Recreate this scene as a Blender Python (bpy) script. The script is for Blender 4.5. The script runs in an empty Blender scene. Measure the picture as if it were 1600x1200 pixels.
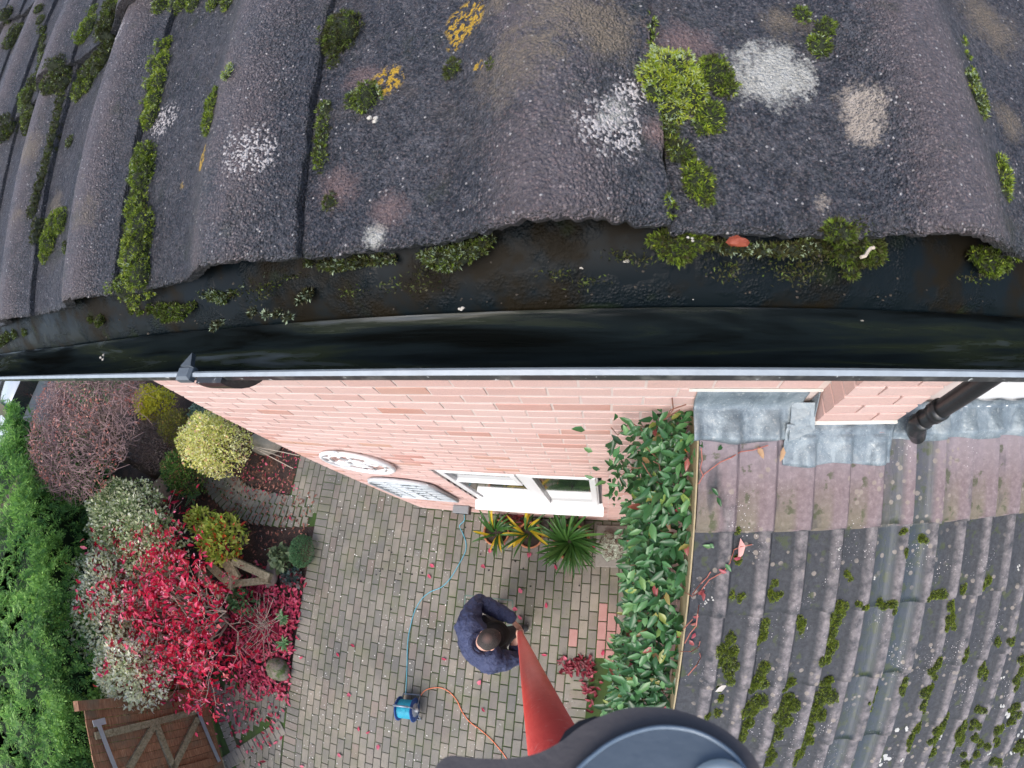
import bpy, math, random
import numpy as np
from mathutils import Vector, Matrix, noise as mnoise
random.seed(7); RNG = np.random.default_rng(11)
S = bpy.context.scene; COL = S.collection
PI = math.pi

# ------------------------------------------------------------------ camera
PITCH, YAW, ROLL = math.radians(62.826), math.radians(-28.731), math.radians(-25.843)
CAM = np.array([0.0, -.6014, 5.0739]); FL, K3, K5 = 682.6, .09843, -.01184
_f = np.array([math.sin(YAW)*math.cos(PITCH), math.cos(YAW)*math.cos(PITCH), -math.sin(PITCH)])
_r0 = np.array([math.cos(YAW), -math.sin(YAW), 0]); _u0 = np.cross(_r0, _f)
_R = math.cos(ROLL)*_r0+math.sin(ROLL)*_u0; _U = -math.sin(ROLL)*_r0+math.cos(ROLL)*_u0
cd = bpy.data.cameras.new("camera"); cam = bpy.data.objects.new("camera", cd); COL.objects.link(cam)
cam.matrix_world = Matrix(((_R[0], _U[0], -_f[0], CAM[0]), (_R[1], _U[1], -_f[1], CAM[1]), (_R[2], _U[2], -_f[2], CAM[2]), (0, 0, 0, 1)))
cd.type = 'PANO'; cd.panorama_type = 'FISHEYE_LENS_POLYNOMIAL'
cd.fisheye_fov = math.radians(178)
cd.fisheye_polynomial_k0 = 0
cd.fisheye_polynomial_k1 = -6.53186243e-02; cd.fisheye_polynomial_k2 = 6.49037626e-05
cd.fisheye_polynomial_k3 = 2.40091974e-05; cd.fisheye_polynomial_k4 = -5.11816294e-07
cd.sensor_width = 36; cd.sensor_height = 27; cd.sensor_fit = 'HORIZONTAL'
cd.clip_start = .01; cd.clip_end = 800
cd.dof.use_dof = True; cd.dof.focus_distance = 1.1; cd.dof.aperture_fstop = 62
S.camera = cam

# ------------------------------------------------------------------ sky, sun, exposure
W = bpy.data.worlds.new("World"); S.world = W; W.use_nodes = True
wn = W.node_tree; bg = wn.nodes['Background']
sky = wn.nodes.new('ShaderNodeTexSky'); sky.sky_type = 'NISHITA'; sky.sun_disc = False
SUN_EL, SUN_AZ = math.radians(52), math.radians(200)
sky.sun_elevation = SUN_EL; sky.sun_rotation = SUN_AZ; sky.air_density = 1.0; sky.dust_density = 3.0; sky.ozone_density = 1.0
wn.links.new(sky.outputs[0], bg.inputs[0]); bg.inputs[1].default_value = .15
sl = bpy.data.lights.new("sun", 'SUN'); sl.energy = 1.1; sl.angle = math.radians(40); sl.color = (1, .985, .965)
sun = bpy.data.objects.new("sun", sl); COL.objects.link(sun)
_sd = Vector((math.sin(SUN_AZ)*math.cos(SUN_EL), math.cos(SUN_AZ)*math.cos(SUN_EL), math.sin(SUN_EL)))
sun.rotation_euler = _sd.to_track_quat('Z', 'Y').to_euler(); sun.location = (0, -8, 12)
S.view_settings.view_transform = 'Standard'; S.view_settings.look = 'None'; S.view_settings.gamma = 1
S.view_settings.use_curve_mapping = False; S.view_settings.exposure = .98
S.cycles.max_bounces = 6; S.cycles.transparent_max_bounces = 8; S.cycles.use_denoising = True
S.render.film_transparent = False

# ------------------------------------------------------------------ surveying: sight lines from the camera station
def ray(px, py):
    x, y = px-800., 600.-py; r = math.hypot(x, y)+1e-9; th = r/FL
    for _ in range(25):
        th -= (FL*(th+K3*th**3+K5*th**5)-r)/(FL*(1+3*K3*th*th+5*K5*th**4))
    return math.sin(th)*(x*_R+y*_U)/r+math.cos(th)*_f
def on(px, py, ax, v):
    d = ray(px, py); return CAM+(v-CAM[ax])/d[ax]*d
def onp(px, py, p0, n):
    d = ray(px, py); n = np.array(n, float); return CAM+(n@(np.array(p0)-CAM))/(n@d)*d
def at(px, py, z=0): return on(px, py, 2, z)

# ------------------------------------------------------------------ node helper
class N:
    def __init__(s, name):
        s.m = bpy.data.materials.new(name); s.m.use_nodes = True; s.t = s.m.node_tree; s.b = s.t.nodes['Principled BSDF']
    def put(s, sock, v):
        if v is None: return
        if hasattr(v, 'links') or isinstance(v, bpy.types.NodeSocket): s.t.links.new(v, sock)
        else:
            if isinstance(v, tuple) and len(v) == 3 and len(sock.default_value) == 4: v = (*v, 1)
            sock.default_value = v
    def nd(s, ty, props={}, **k):
        n = s.t.nodes.new('ShaderNode'+ty)
        for a, b in props.items(): setattr(n, a, b)
        for a, b in k.items():
            s.put(n.inputs[int(a[1:])] if a[0] == 'i' and a[1:].isdigit() else n.inputs[a], b)
        return n
    def pos(s): return s.nd('NewGeometry').outputs['Position']
    def obj(s): return s.nd('TexCoord').outputs['Object']
    def noise(s, v, sc, det=4, ro=.55, dist=0): return s.nd('TexNoise', i0=v, Scale=float(sc), Detail=float(det), Roughness=ro, Distortion=float(dist)).outputs[0]
    def vor(s, v, sc, out=0, feat='F1', rnd=1.0): return s.nd('TexVoronoi', {'feature': feat}, i0=v, Scale=float(sc), Randomness=rnd).outputs[out]
    def ramp(s, f, st, interp='LINEAR'):
        n = s.nd('ValToRGB', i0=f); e = n.color_ramp.elements; n.color_ramp.interpolation = interp
        while len(e) < len(st): e.new(.5)
        for a, (p, c) in zip(e, st): a.position = p; a.color = (*c, 1) if isinstance(c, tuple) else (c, c, c, 1)
        return n.outputs[0]
    def mix(s, f, a, b, mode='MIX'):
        n = s.nd('Mix', {'data_type': 'RGBA', 'blend_type': mode}); s.put(n.inputs[0], f); s.put(n.inputs[6], a); s.put(n.inputs[7], b); return n.outputs[2]
    def math(s, op, a, b=0.0, clamp=False):
        n = s.nd('Math', {'operation': op, 'use_clamp': clamp}); s.put(n.inputs[0], a); s.put(n.inputs[1], b); return n.outputs[0]
    def mr(s, v, a, b, c=0.0, d=1.0):
        n = s.nd('MapRange'); s.put(n.inputs[0], v)
        for i, q in enumerate((a, b, c, d)): n.inputs[i+1].default_value = q
        return n.outputs[0]
    def rnd(s): return s.nd('ObjectInfo').outputs['Random']
    def attr(s, a): return s.nd('Attribute', {'attribute_name': a}).outputs['Fac']
    def scale(s, v, xyz): return s.nd('Mapping', i0=v, Scale=xyz).outputs[0]
    def dist(s, v, c): 
        n = s.nd('VectorMath', {'operation': 'DISTANCE'}); s.put(n.inputs[0], v); n.inputs[1].default_value = tuple(c); return n.outputs['Value']
    def rgb(s, v): return s.nd('SeparateColor', i0=v).outputs
    def fin(s, col, rough=.6, bump=None, bd=.002, bs=1.0, spec=None, metal=None, trans=None, coat=None):
        s.put(s.b.inputs['Base Color'], col); s.put(s.b.inputs['Roughness'], rough)
        if spec is not None: s.put(s.b.inputs['Specular IOR Level'], spec)
        if metal is not None: s.put(s.b.inputs['Metallic'], metal)
        if coat is not None: s.put(s.b.inputs['Coat Weight'], coat); s.b.inputs['Coat Roughness'].default_value = .08
        if bump is not None:
            n = s.nd('Bump', Height=bump, Distance=bd, Strength=bs); s.t.links.new(n.outputs[0], s.b.inputs['Normal'])
        if trans:
            tr = s.nd('BsdfTranslucent'); s.put(tr.inputs[0], col); mx = s.nd('MixShader'); mx.inputs[0].default_value = trans
            s.t.links.new(s.b.outputs[0], mx.inputs[1]); s.t.links.new(tr.outputs[0], mx.inputs[2])
            s.t.links.new(mx.outputs[0], s.t.nodes['Material Output'].inputs[0])
        return s.m

def plain(name, c, rough=.6, var=.25, sc=20, bd=.001, bsc=60, **k):
    n = N(name); p = n.pos(); f = n.noise(p, sc, 5)
    col = n.mix(f, tuple(x*(1-var) for x in c), tuple(min(1, x*(1+var)) for x in c))
    return n.fin(col, rough, n.noise(p, bsc, 4), bd, **k)

def foliage(name, stops, rough=.45, trans=.34, spec=.4, gain=1.0):
    stops = [(p_, tuple(min(.9, x*gain) for x in c_)) for p_, c_ in stops]
    n = N(name); t = n.attr('tint'); c = n.ramp(t, stops); f = n.noise(n.pos(), 9, 3)
    c = n.mix(.35, c, n.mix(f, n.mix(1.0, c, (.55, .6, .6), 'MULTIPLY'), n.mix(1.0, c, (1.25, 1.2, 1.1), 'MULTIPLY')))
    return n.fin(c, rough, trans=trans, spec=spec)

# ------------------------------------------------------------------ mesh helpers
def mk(name, V, F, mats, parent=None, smooth=False, mi=None, tint=None, loc=None, extra=None):
    me = bpy.data.meshes.new(name)
    if isinstance(F, np.ndarray):
        k = F.shape[1]; me.vertices.add(len(V)); me.vertices.foreach_set('co', np.asarray(V, dtype=np.float32).ravel())
        me.loops.add(F.size); me.loops.foreach_set('vertex_index', F.astype(np.int32).ravel())
        me.polygons.add(len(F)); me.polygons.foreach_set('loop_start', np.arange(0, F.size, k, dtype=np.int32))
        me.update(calc_edges=True)
    else: me.from_pydata([tuple(v) for v in V], [], F); me.update()
    for m in (mats if isinstance(mats, (list, tuple)) else [mats]): me.materials.append(m)
    if mi is not None: me.polygons.foreach_set('material_index', np.asarray(mi, dtype=np.int32))
    if smooth: me.polygons.foreach_set('use_smooth', np.ones(len(me.polygons), dtype=bool))
    if tint is not None:
        a = me.attributes.new('tint', 'FLOAT', 'POINT'); a.data.foreach_set('value', np.asarray(tint, dtype=np.float32))
    if extra:
        for k2, v2 in extra.items():
            a = me.attributes.new(k2, 'FLOAT', 'POINT'); a.data.foreach_set('value', np.asarray(v2, dtype=np.float32))
    me.validate(); 
    return ob(name, me, parent, loc)
def ob(name, me, parent=None, loc=None):
    o = bpy.data.objects.new(name, me); COL.objects.link(o)
    if loc is not None: o.location = loc
    if parent is not None: o.parent = parent
    return o
def empty(name, loc=(0, 0, 0)):
    o = bpy.data.objects.new(name, None); COL.objects.link(o); o.location = loc; o.empty_display_size = .1; return o
def tag(o, label=None, cat=None, group=None, kind=None):
    if label: o['label'] = label
    if cat: o['category'] = cat
    if group: o['group'] = group
    if kind: o['kind'] = kind
    return o
def par(o, p):      # parent keeping the world place of a child built in world coordinates
    o.parent = p; o.matrix_parent_inverse = Matrix.Translation(-wloc(p)); return o
def wloc(p):
    return Vector(p.location)+(wloc(p.parent)+p.matrix_parent_inverse.translation if p.parent else Vector((0, 0, 0)))

class MB:
    def __init__(s): s.v = []; s.f = []; s.t = []
    def add(s, V, F, t=.5):
        b = len(s.v); s.v += [tuple(v) for v in V]; s.f += [tuple(i+b for i in f) for f in F]; s.t += [t]*len(V)
    def box(s, a, b, t=.5, M=None, bev=0):
        x0, y0, z0 = a; x1, y1, z1 = b
        if bev:
            e = bev; V = []
            for z, i in ((z0, e), (z0+e, 0), (z1-e, 0), (z1, e)):
                V += [(x0+i, y0+i, z), (x1-i, y0+i, z), (x1-i, y1-i, z), (x0+i, y1-i, z)]
            F = [(3, 2, 1, 0), (12, 13, 14, 15)]
            for k in (0, 4, 8):
                for j in range(4): F.append((k+j, k+(j+1) % 4, k+4+(j+1) % 4, k+4+j))
        else:
            V = [(x0, y0, z0), (x1, y0, z0), (x1, y1, z0), (x0, y1, z0), (x0, y0, z1), (x1, y0, z1), (x1, y1, z1), (x0, y1, z1)]
            F = [(3, 2, 1, 0), (4, 5, 6, 7), (0, 1, 5, 4), (1, 2, 6, 5), (2, 3, 7, 6), (3, 0, 4, 7)]
        if M is not None: V = [tuple(M @ Vector(v)) for v in V]
        s.add(V, F, t)
    def tube(s, P, r, n=8, t=.5, cap=True):
        P = [Vector(p) for p in P]; R = r if isinstance(r, (list, tuple)) else [r]*len(P); V = []; F = []; up = Vector((.13, .21, 1)).normalized()
        for i, p in enumerate(P):
            d = (P[min(i+1, len(P)-1)]-P[max(i-1, 0)]).normalized()
            a = d.cross(up); 
            if a.length < .1: a = d.cross(Vector((1, 0, 0)))
            a.normalize(); b = d.cross(a)
            V += [p+R[i]*(math.cos(2*PI*k/n)*a+math.sin(2*PI*k/n)*b) for k in range(n)]
        for i in range(len(P)-1):
            for k in range(n): F.append((i*n+k, i*n+(k+1) % n, (i+1)*n+(k+1) % n, (i+1)*n+k))
        if cap: F.append(tuple(range(n-1, -1, -1))); F.append(tuple((len(P)-1)*n+k for k in range(n)))
        s.add(V, F, t)
    def lathe(s, prof, c=(0, 0, 0), n=24, t=.5, M=None):
        V = []; F = []
        for r, z in prof:
            for k in range(n): V.append((r*math.cos(2*PI*k/n), r*math.sin(2*PI*k/n), z))
        for i in range(len(prof)-1):
            for k in range(n): F.append((i*n+k, i*n+(k+1) % n, (i+1)*n+(k+1) % n, (i+1)*n+k))
        if M is not None: V = [M @ Vector(v) for v in V]
        V = [(v[0]+c[0], v[1]+c[1], v[2]+c[2]) for v in V]; s.add(V, F, t)
    def ell(s, c, r, n=10, t=.5, jit=0):
        V = []; F = []; m = n//2+1
        for i in range(m+1):
            a = PI*i/m
            for k in range(n):
                b = 2*PI*k/n; q = 1+jit*(random.random()-.5)
                V.append((c[0]+r[0]*q*math.sin(a)*math.cos(b), c[1]+r[1]*q*math.sin(a)*math.sin(b), c[2]+r[2]*q*math.cos(a)))
        for i in range(m):
            for k in range(n): F.append((i*n+k, (i+1)*n+k, (i+1)*n+(k+1) % n, i*n+(k+1) % n))
        s.add(V, F, t)
    def prism(s, P, a, b, t=.5):   # polygon P (3-D points) swept from offset a to offset b
        n = len(P); a, b = Vector(a), Vector(b)
        s.add([Vector(p)+a for p in P]+[Vector(p)+b for p in P], [tuple(range(n-1, -1, -1)), tuple(range(n, 2*n))]+[(i, (i+1) % n, n+(i+1) % n, n+i) for i in range(n)], t)
    def make(s, name, mat, parent=None, smooth=False, loc=None):
        return mk(name, s.v, s.f, mat, parent, smooth, tint=s.t, loc=loc)

def vn(P, sc, seed=0):   # cheap vector-free value noise through blender's noise
    return np.array([mnoise.noise(Vector((p[0]*sc+seed, p[1]*sc, p[2]*sc))) for p in P])

LEAF = (np.array([(0, 0, 0), (.35, .5, .12), (.38, 0, 0), (.35, -.5, .12), (.75, .33, .06), (.78, 0, -.04), (.75, -.33, .06), (1, 0, -.12)], float),
        np.array([(0, 2, 1), (0, 3, 2), (1, 2, 5), (1, 5, 4), (2, 3, 6), (2, 6, 5), (4, 5, 7), (5, 6, 7)]))
LEAF2 = (np.array([(0, 0, 0), (.5, .5, .1), (.55, 0, 0), (.5, -.5, .1), (1, 0, -.08)], float), np.array([(0, 2, 1), (0, 3, 2), (1, 2, 4), (2, 3, 4)]))
LEAF3 = (np.array([(0, 0, 0), (.5, .5, 0), (1, 0, -.05), (.5, -.5, 0)], float), np.array([(0, 2, 1), (0, 3, 2)]))
def leaves(P, D, Nn, L, Wd, tint, tpl=LEAF2):
    P, D, Nn = (np.asarray(a, float) for a in (P, D, Nn)); n = len(P)
    D = D/(np.linalg.norm(D, axis=1)[:, None]+1e-9); B = np.cross(Nn, D); B /= (np.linalg.norm(B, axis=1)[:, None]+1e-9); Q = np.cross(D, B)
    tv, tf = tpl; L = np.broadcast_to(L, n)[:, None, None]; Wd = np.broadcast_to(Wd, n)[:, None, None]
    V = P[:, None]+tv[None, :, 0:1]*L*D[:, None]+tv[None, :, 1:2]*Wd*B[:, None]+tv[None, :, 2:3]*L*Q[:, None]
    k = len(tv); F = (tf[None]+np.arange(n)[:, None, None]*k).reshape(-1, 3)
    return V.reshape(-1, 3), F, np.repeat(np.broadcast_to(tint, n), k)
def cat(parts):
    V = []; F = []; T = []; b = 0
    for v, f, t in parts: V.append(v); F.append(f+b); T.append(t); b += len(v)
    return np.concatenate(V), np.concatenate(F), np.concatenate(T)
def rdir(n, up=0.0, sd=None):
    d = RNG.normal(size=(n, 3)); d[:, 2] += up; return d/np.linalg.norm(d, axis=1)[:, None]

# ------------------------------------------------------------------ materials
def brick_mat(name, stops, k=1):
    n = N(name); p = n.pos(); t = n.math('FRACT', n.math('ADD', n.rnd(), n.math('MULTIPLY', n.attr('tint'), 7.31)))
    c = n.ramp(t, stops); g = n.noise(n.scale(p, (1, 1, 1)), 160, 4, .7); c = n.mix(n.mr(g, .35, .75), c, n.mix(1.0, c, (1.3, 1.26, 1.22), 'MULTIPLY'))
    b = n.noise(p, 2.2, 4); c = n.mix(n.mr(b, .35, .7, .1, .5), c, (.60, .46, .42))
    d = n.noise(p, 30, 5); c = n.mix(n.mr(d, .62, .75, 0, .35), c, (.36, .30, .27))
    return n.fin(c, .85, g, .002*k)
M_BRICK = brick_mat('pink facing brick', [(0, (.50, .31, .275)), (.3, (.56, .37, .335)), (.6, (.59, .41, .375)), (.88, (.53, .34, .30)), (.94, (.44, .215, .175)), (1, (.48, .27, .19))])
M_MORTAR = plain('pale mortar', (.62, .52, .48), .95, .12, 15, .003, 200)

def paving_mat():
    n = N('weathered block paving'); p = n.pos(); t = n.math('FRACT', n.math('ADD', n.rnd(), n.math('MULTIPLY', n.attr('tint'), 5.17)))
    c = n.ramp(t, [(0, (.165, .152, .128)), (.2, (.205, .188, .158)), (.4, (.135, .130, .118)), (.6, (.225, .203, .168)), (.75, (.150, .142, .126)), (.86, (.20, .163, .138)), (1, (.18, .170, .148))])
    big = n.noise(p, 1.3, 5, .6); c = n.mix(n.mr(big, .40, .60, 0, .9), c, n.mix(1.0, c, (.56, .58, .60), 'MULTIPLY')); c = n.mix(n.mr(n.noise(p, .9, 4), .5, .7, 0, .5), c, n.mix(1.0, c, (1.35, 1.26, 1.08), 'MULTIPLY'))
    gr = n.noise(p, 3.1, 5, .65); c = n.mix(n.mr(gr, .50, .68, 0, .5), c, (.115, .125, .062))
    g = n.noise(p, 170, 5, .75); c = n.mix(n.mr(g, .3, .7, 0, .6), c, n.mix(1.0, c, (1.52, 1.44, 1.30), 'MULTIPLY'))
    st = n.noise(p, 38, 3); c = n.mix(n.mr(st, .63, .72, 0, .6), c, (.075, .07, .06))
    v = n.vor(p, 26); wn_ = n.noise(p, 1.7, 2); m = n.math('MULTIPLY', n.mr(v, .16, .10), n.mr(wn_, .5, .56)); c = n.mix(m, c, (.50, .50, .46))
    return n.fin(c, n.mr(big, .3, .7, .75, .5), g, .0025)
M_PAVE = paving_mat()
n = N('pink clay paver'); p = n.pos(); c = n.mix(n.noise(p, 12, 4), (.33, .165, .14), (.44, .25, .225)); c = n.mix(n.mr(n.noise(p, 60, 4), .55, .7, 0, .5), c, (.25, .2, .17)); M_PAVER = n.fin(c, .75, n.noise(p, 170, 4), .002)
n = N('mossy joint sand'); p = n.pos(); c = n.mix(n.mr(n.noise(p, 2.3, 5), .36, .54), (.026, .028, .016), (.036, .072, .012)); M_JOINT = n.fin(c, .95, n.noise(p, 220, 3), .003)
n = N('dark bed soil'); p = n.pos(); c = n.mix(n.noise(p, 40, 6, .7), (.022, .014, .011), (.085, .05, .04)); c = n.mix(n.mr(n.noise(p, 3, 4), .5, .65, 0, .6), c, (.14, .07, .045)); c = n.mix(n.mr(n.vor(p, 70), .14, .08), c, (.35, .3, .27)); M_SOIL = n.fin(c, .9, n.noise(p, 60, 6), .03)
M_GRASSG = plain('grass ground', (.06, .10, .03), .9, .4, 8, .02, 60)
M_ASPH = plain('wet asphalt', (.06, .06, .065), .6, .2, 8)
M_LEAD = None
n = N('weathered lead'); p = n.pos(); a = n.noise(p, 9, 6, .7, .8); c = n.ramp(a, [(.3, (.095, .125, .15)), (.5, (.18, .225, .255)), (.7, (.30, .34, .36))]); c = n.mix(n.mr(n.noise(p, 55, 4), .6, .75, 0, .5), c, (.5, .52, .5))
c = n.mix(n.mr(n.noise(p, 300, 2), .66, .7, 0, .7), c, (.6, .6, .58)); M_LEAD = n.fin(c, n.mr(a, .3, .7, .38, .62), n.noise(p, 40, 5), .004, metal=.25)
n = N('wet black plastic'); p = n.pos(); q = n.scale(p, (.10, 1, 1)); a = n.noise(q, 34, 5, .6, .5)
c = n.ramp(a, [(.35, (.004, .005, .005)), (.50, (.010, .016, .019)), (.60, (.020, .028, .018)), (.70, (.06, .08, .10))]); M_GUT = n.fin(c, n.mr(a, .3, .65, .09, .3), n.noise(q, 50, 3), .0012, spec=.6)  # pale blue streaks are sky reflections painted into the trough colour
n = N('gutter rim plastic'); p = n.pos(); a = n.noise(p, 70, 5); c = n.mix(n.mr(a, .5, .7), (.035, .036, .038), (.12, .12, .115)); c = n.mix(n.mr(n.noise(p, 130, 3), .68, .72), c, (.5, .52, .52)); M_RIM = n.fin(c, .3, a, .0008, spec=.6)
n = N('black eaves felt'); p = n.pos(); v = n.vor(p, 420); a = n.noise(p, 16, 5, .6); z = n.noise(p, 22, 3)
c = n.mix(n.mr(a, .47, .6), (.004, .007, .009), (.008, .006, .003)); c = n.mix(n.mr(z, .6, .7, 0, .5), c, (.012, .018, .006)); M_FELT = n.fin(c, n.mr(a, .4, .65, .30, .6), n.math('MULTIPLY', n.math('ADD', v, n.noise(p, 500, 2)), n.mr(z, .45, .58)), .0008, spec=.08)
M_WHITE = plain('white upvc', (.80, .81, .81), .3, .03, 8, .0003, 30)
M_BARGE = plain('pale barge board', (.32, .26, .15), .7, .3, 30)
n = N('window glass'); M_GLASS = n.fin((.02, .028, .028), .03, spec=1.0, coat=1.0)
M_LIP = plain('gutter lip painted highlight', (.27, .31, .34), .4, .25, 60, .0006, 90)  # pale blue tone is the lip's highlight painted into the plastic colour
M_BLIND = plain('white inner sill', (.75, .78, .76), .5, .05)
M_WIRON = plain('white painted metal ornament', (.74, .75, .75), .45, .1, 40)
M_GIRON = plain('grey white painted ornament', (.50, .54, .56), .45, .15, 40)
M_MIRROR = plain('dull mirror panel', (.28, .32, .34), .35, .5, 18)
M_TERRA = plain('terracotta', (.42, .17, .085), .8, .25, 20, .002, 80)
M_COMPOST = plain('dark compost', (.035, .024, .018), .95, .5, 60, .01, 90)
n = N('brown stained wood'); p = n.pos(); g = n.noise(n.scale(p, (6, 6, 55)), 1.6, 5, .6, .6); c = n.ramp(g, [(.3, (.16, .068, .033)), (.55, (.36, .17, .085)), (.75, (.52, .33, .20))]); c = n.mix(n.mr(n.rnd(), 0, 1, 0, .35), c, (.11, .055, .03)); c = n.mix(n.mr(n.noise(p, 3.5, 5), .52, .68, 0, .55), c, (.14, .15, .10)); M_WOOD = n.fin(c, .75, g, .003)
n = N('green weathered timber'); p = n.pos(); g = n.noise(n.scale(p, (8, 8, 8)), 4, 5, .6, .6); c = n.ramp(g, [(.3, (.14, .115, .06)), (.55, (.30, .25, .15)), (.75, (.42, .37, .26))]); M_WOOD2 = n.fin(c, .8, g, .004)
M_GALV = plain('galvanised steel', (.42, .46, .50), .45, .12, 30, .0005, 60, metal=.5)
M_STONE = plain('sandstone rock', (.30, .27, .21), .9, .35, 9, .02, 25)
n = N('mossy stone'); p = n.pos(); c = n.mix(n.mr(n.noise(p, 12, 5), .42, .6), (.22, .19, .15), (.06, .10, .025)); M_MSTONE = n.fin(c, .9, n.noise(p, 50, 5), .02)
M_BARK = plain('grey brown bark', (.17, .13, .105), .9, .4, 25, .004, 90)
M_TWIG = plain('purple brown twigs', (.30, .195, .185), .85, .4, 12)
M_CREAMT = plain('pale dry stems', (.50, .42, .33), .8, .3, 12)

# ------------------------------------------------------------------ ground and paving
PX0, PB = -.546, .1008          # joint grid of the patio
gm = mk('ground', [(-160, -160, -.14), (160, -160, -.14), (160, 160, -.14), (-160, 160, -.14)], [(0, 1, 2, 3)], M_GRASSG); tag(gm, kind='structure')
# bed soil as a gently lumpy sheet
xs = np.linspace(-16.2, -3.70, 160); ys = np.linspace(-8.2, 6, 120); X, Y = np.meshgrid(xs, ys); Z = -.022+0*X
Z = Z+.03*np.sin(X*2.1+Y)*np.sin(Y*1.7)-.012; Z = np.minimum(Z, -.008); Z = np.where(X < -4.6, Z, np.minimum(Z, -.02))
idx = np.arange(X.size).reshape(X.shape); F = np.stack([idx[:-1, :-1], idx[:-1, 1:], idx[1:, 1:], idx[1:, :-1]], -1).reshape(-1, 4)
soil = mk('soil_bed', np.stack([X.ravel(), Y.ravel(), Z.ravel()], 1), F, M_SOIL, smooth=True); tag(soil, kind='structure')
patio = empty('patio', (-2, -1.5, 0)); tag(patio, kind='structure')
b = MB()
for x0, x1, y0, y1 in ((-3.76, .36, -7, .0), (-3.76, -2.24, 0, 1.2), (-4.30, -3.76, -.045, 1.2), (-5.15, -3.76, -7, -2.66)):
    b.add([(x0, y0, 0), (x1, y0, 0), (x1, y1, 0), (x0, y1, 0)], [(0, 1, 2, 3)])
jb = [(v[0], v[1], -.0075) for v in b.v]; par(mk('joint_bed', jb, b.f, M_JOINT), patio)
BLK = []
def block_mesh(w, l, seed):
    r = random.Random(seed); m = MB(); g = .0046; e = .005
    J = lambda: (r.random()-.5)*.0022
    q = [(-w/2+g+J(), -l/2+g+J()), (w/2-g+J(), -l/2+g+J()), (w/2-g+J(), l/2-g+J()), (-w/2+g+J(), l/2-g+J())]
    ins = lambda p, e: (p[0]-math.copysign(e, p[0]), p[1]-math.copysign(e, p[1]))
    V = [(*p, -.03) for p in q]+[(*p, -.0045) for p in q]+[(*ins(p, .0045), J()*.5) for p in q]
    F = [(8, 9, 10, 11)]+[(k+j, k+(j+1) % 4, k+4+(j+1) % 4, k+4+j) for k in (0, 4) for j in range(4)]
    me = bpy.data.meshes.new('paving_block'); me.from_pydata(V, [], F); me.materials.append(M_PAVE); me.update(); return me
BM = {k: [block_mesh(*k, i) for i in range(4)] for k in ((PB, .2), (.1, .2), (PB, .1))}
PM = block_mesh(PB, .2, 77); PM.materials.clear(); PM.materials.append(M_PAVER)
blocks = []   # (x, y, rot, w, l, red)
def inpoly(x, y, P):
    c = False; n = len(P)
    for i in range(n):
        (a, b_), (a2, b2) = P[i], P[(i+1) % n]
        if (b_ > y) != (b2 > y) and x < (a2-a)*(y-b_)/(b2-b_)+a: c = not c
    return c
RED = [(-.23, -1.11), (-.13, -1.2), (-.13, -1.4), (-.03, -1.02), (-.03, -1.22), (-.03, -1.42), (.07, -1.1), (.07, -1.3), (.07, -1.5), (.17, -1.2), (.17, -1.4), (-.33, -1.35), (-.23, -1.5)]
for i in range(-30, 8):
    x = PX0+PB*(i+.5); ph = -.11 if i % 2 == 0 else -.01
    for j in range(-30, 7):
        y = ph-.2*(-j)+.0 if False else ph+.2*j
        if y > -.0 and not (x < -2.3 and y < 1.1): continue
        if x > .34 or y < -5.6: continue
        if x > -.29 and y < -1.56: continue
        if y > -.09 and x > -2.3:
            blocks.append((x, -.053, 0, PB, .1, 0)) if i % 2 else None; continue
        red = any(abs(x-a) < .051 and abs(y-b_) < .07 for a, b_ in RED)
        blocks.append((x, y, 0, PB, .2, red))
xb = PX0-30*PB
for j in range(-55, 7):                                   # header border beside the bed
    y = .05+.1008*j
    if y < -.08 or True: blocks.append((xb-.1, y, PI/2, .1, .2, 0))
for j in range(18): blocks.append((-.19, -1.62-.1008*j, PI/2, .1, .2, 0))
for a in range(5):                                        # basket weave piece beyond the border
    for c_ in range(-1, 9):
        if c_ < 0 and a > 0: continue
        x = xb-.252-.1008*a; y = -.04+.2*c_+(0 if a % 2 else .1)
        if a < 5 and x > -4.32: blocks.append((x, y, 0, PB, .2, 0))
p_, q_ = at(370, 1195), at(465, 1135); dd = (q_-p_)/np.linalg.norm(q_-p_); ang = math.atan2(dd[1], dd[0]); Ld = np.linalg.norm(q_-p_); nn = np.array([-dd[1], dd[0], 0])
diag = lambda x, y: (np.array([x, y, 0])-p_) @ nn
for k in range(-4, int(Ld/.1)+1):
    c_ = p_+dd*(.05+.1008*k)+nn*.1
    if c_[0] < xb-.22: blocks.append((c_[0], c_[1], ang, .1, .2, 4))
g1_, gd_ = at(322, 1085), at(365, 1200)-at(322, 1085)
A_ = .16                                                   # blocks left of the border, turned slightly
for i in range(-3, 18):
    for j in range(-20, 3):
        x = xb-.27-PB*i; y = -2.78+.2*j+(.1 if i % 2 else 0)
        d = diag(x, y)
        if x > xb-.245 or x < g1_[0]+.30+gd_[0]/gd_[1]*(y-g1_[1]): continue
        if -.035 < d < .235: continue
        if y > -2.66+(.0 if x > -4.2 else -.25*(-4.2-x)/.8): continue
        blocks.append((x, y, 0, PB, .2, 0))
g1, g2 = at(322, 1085), at(365, 1200); gd = (g2-g1)/np.linalg.norm(g2-g1)
for k in range(-2, 16):                                   # cobble strip in front of the gate
    for s_ in range(2):
        c_ = g1+gd*(.1*k)+np.array([.10+.11*s_, .03, 0]); blocks.append((c_[0], c_[1], math.atan2(gd[1], gd[0]), .1, .1, 2))
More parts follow.
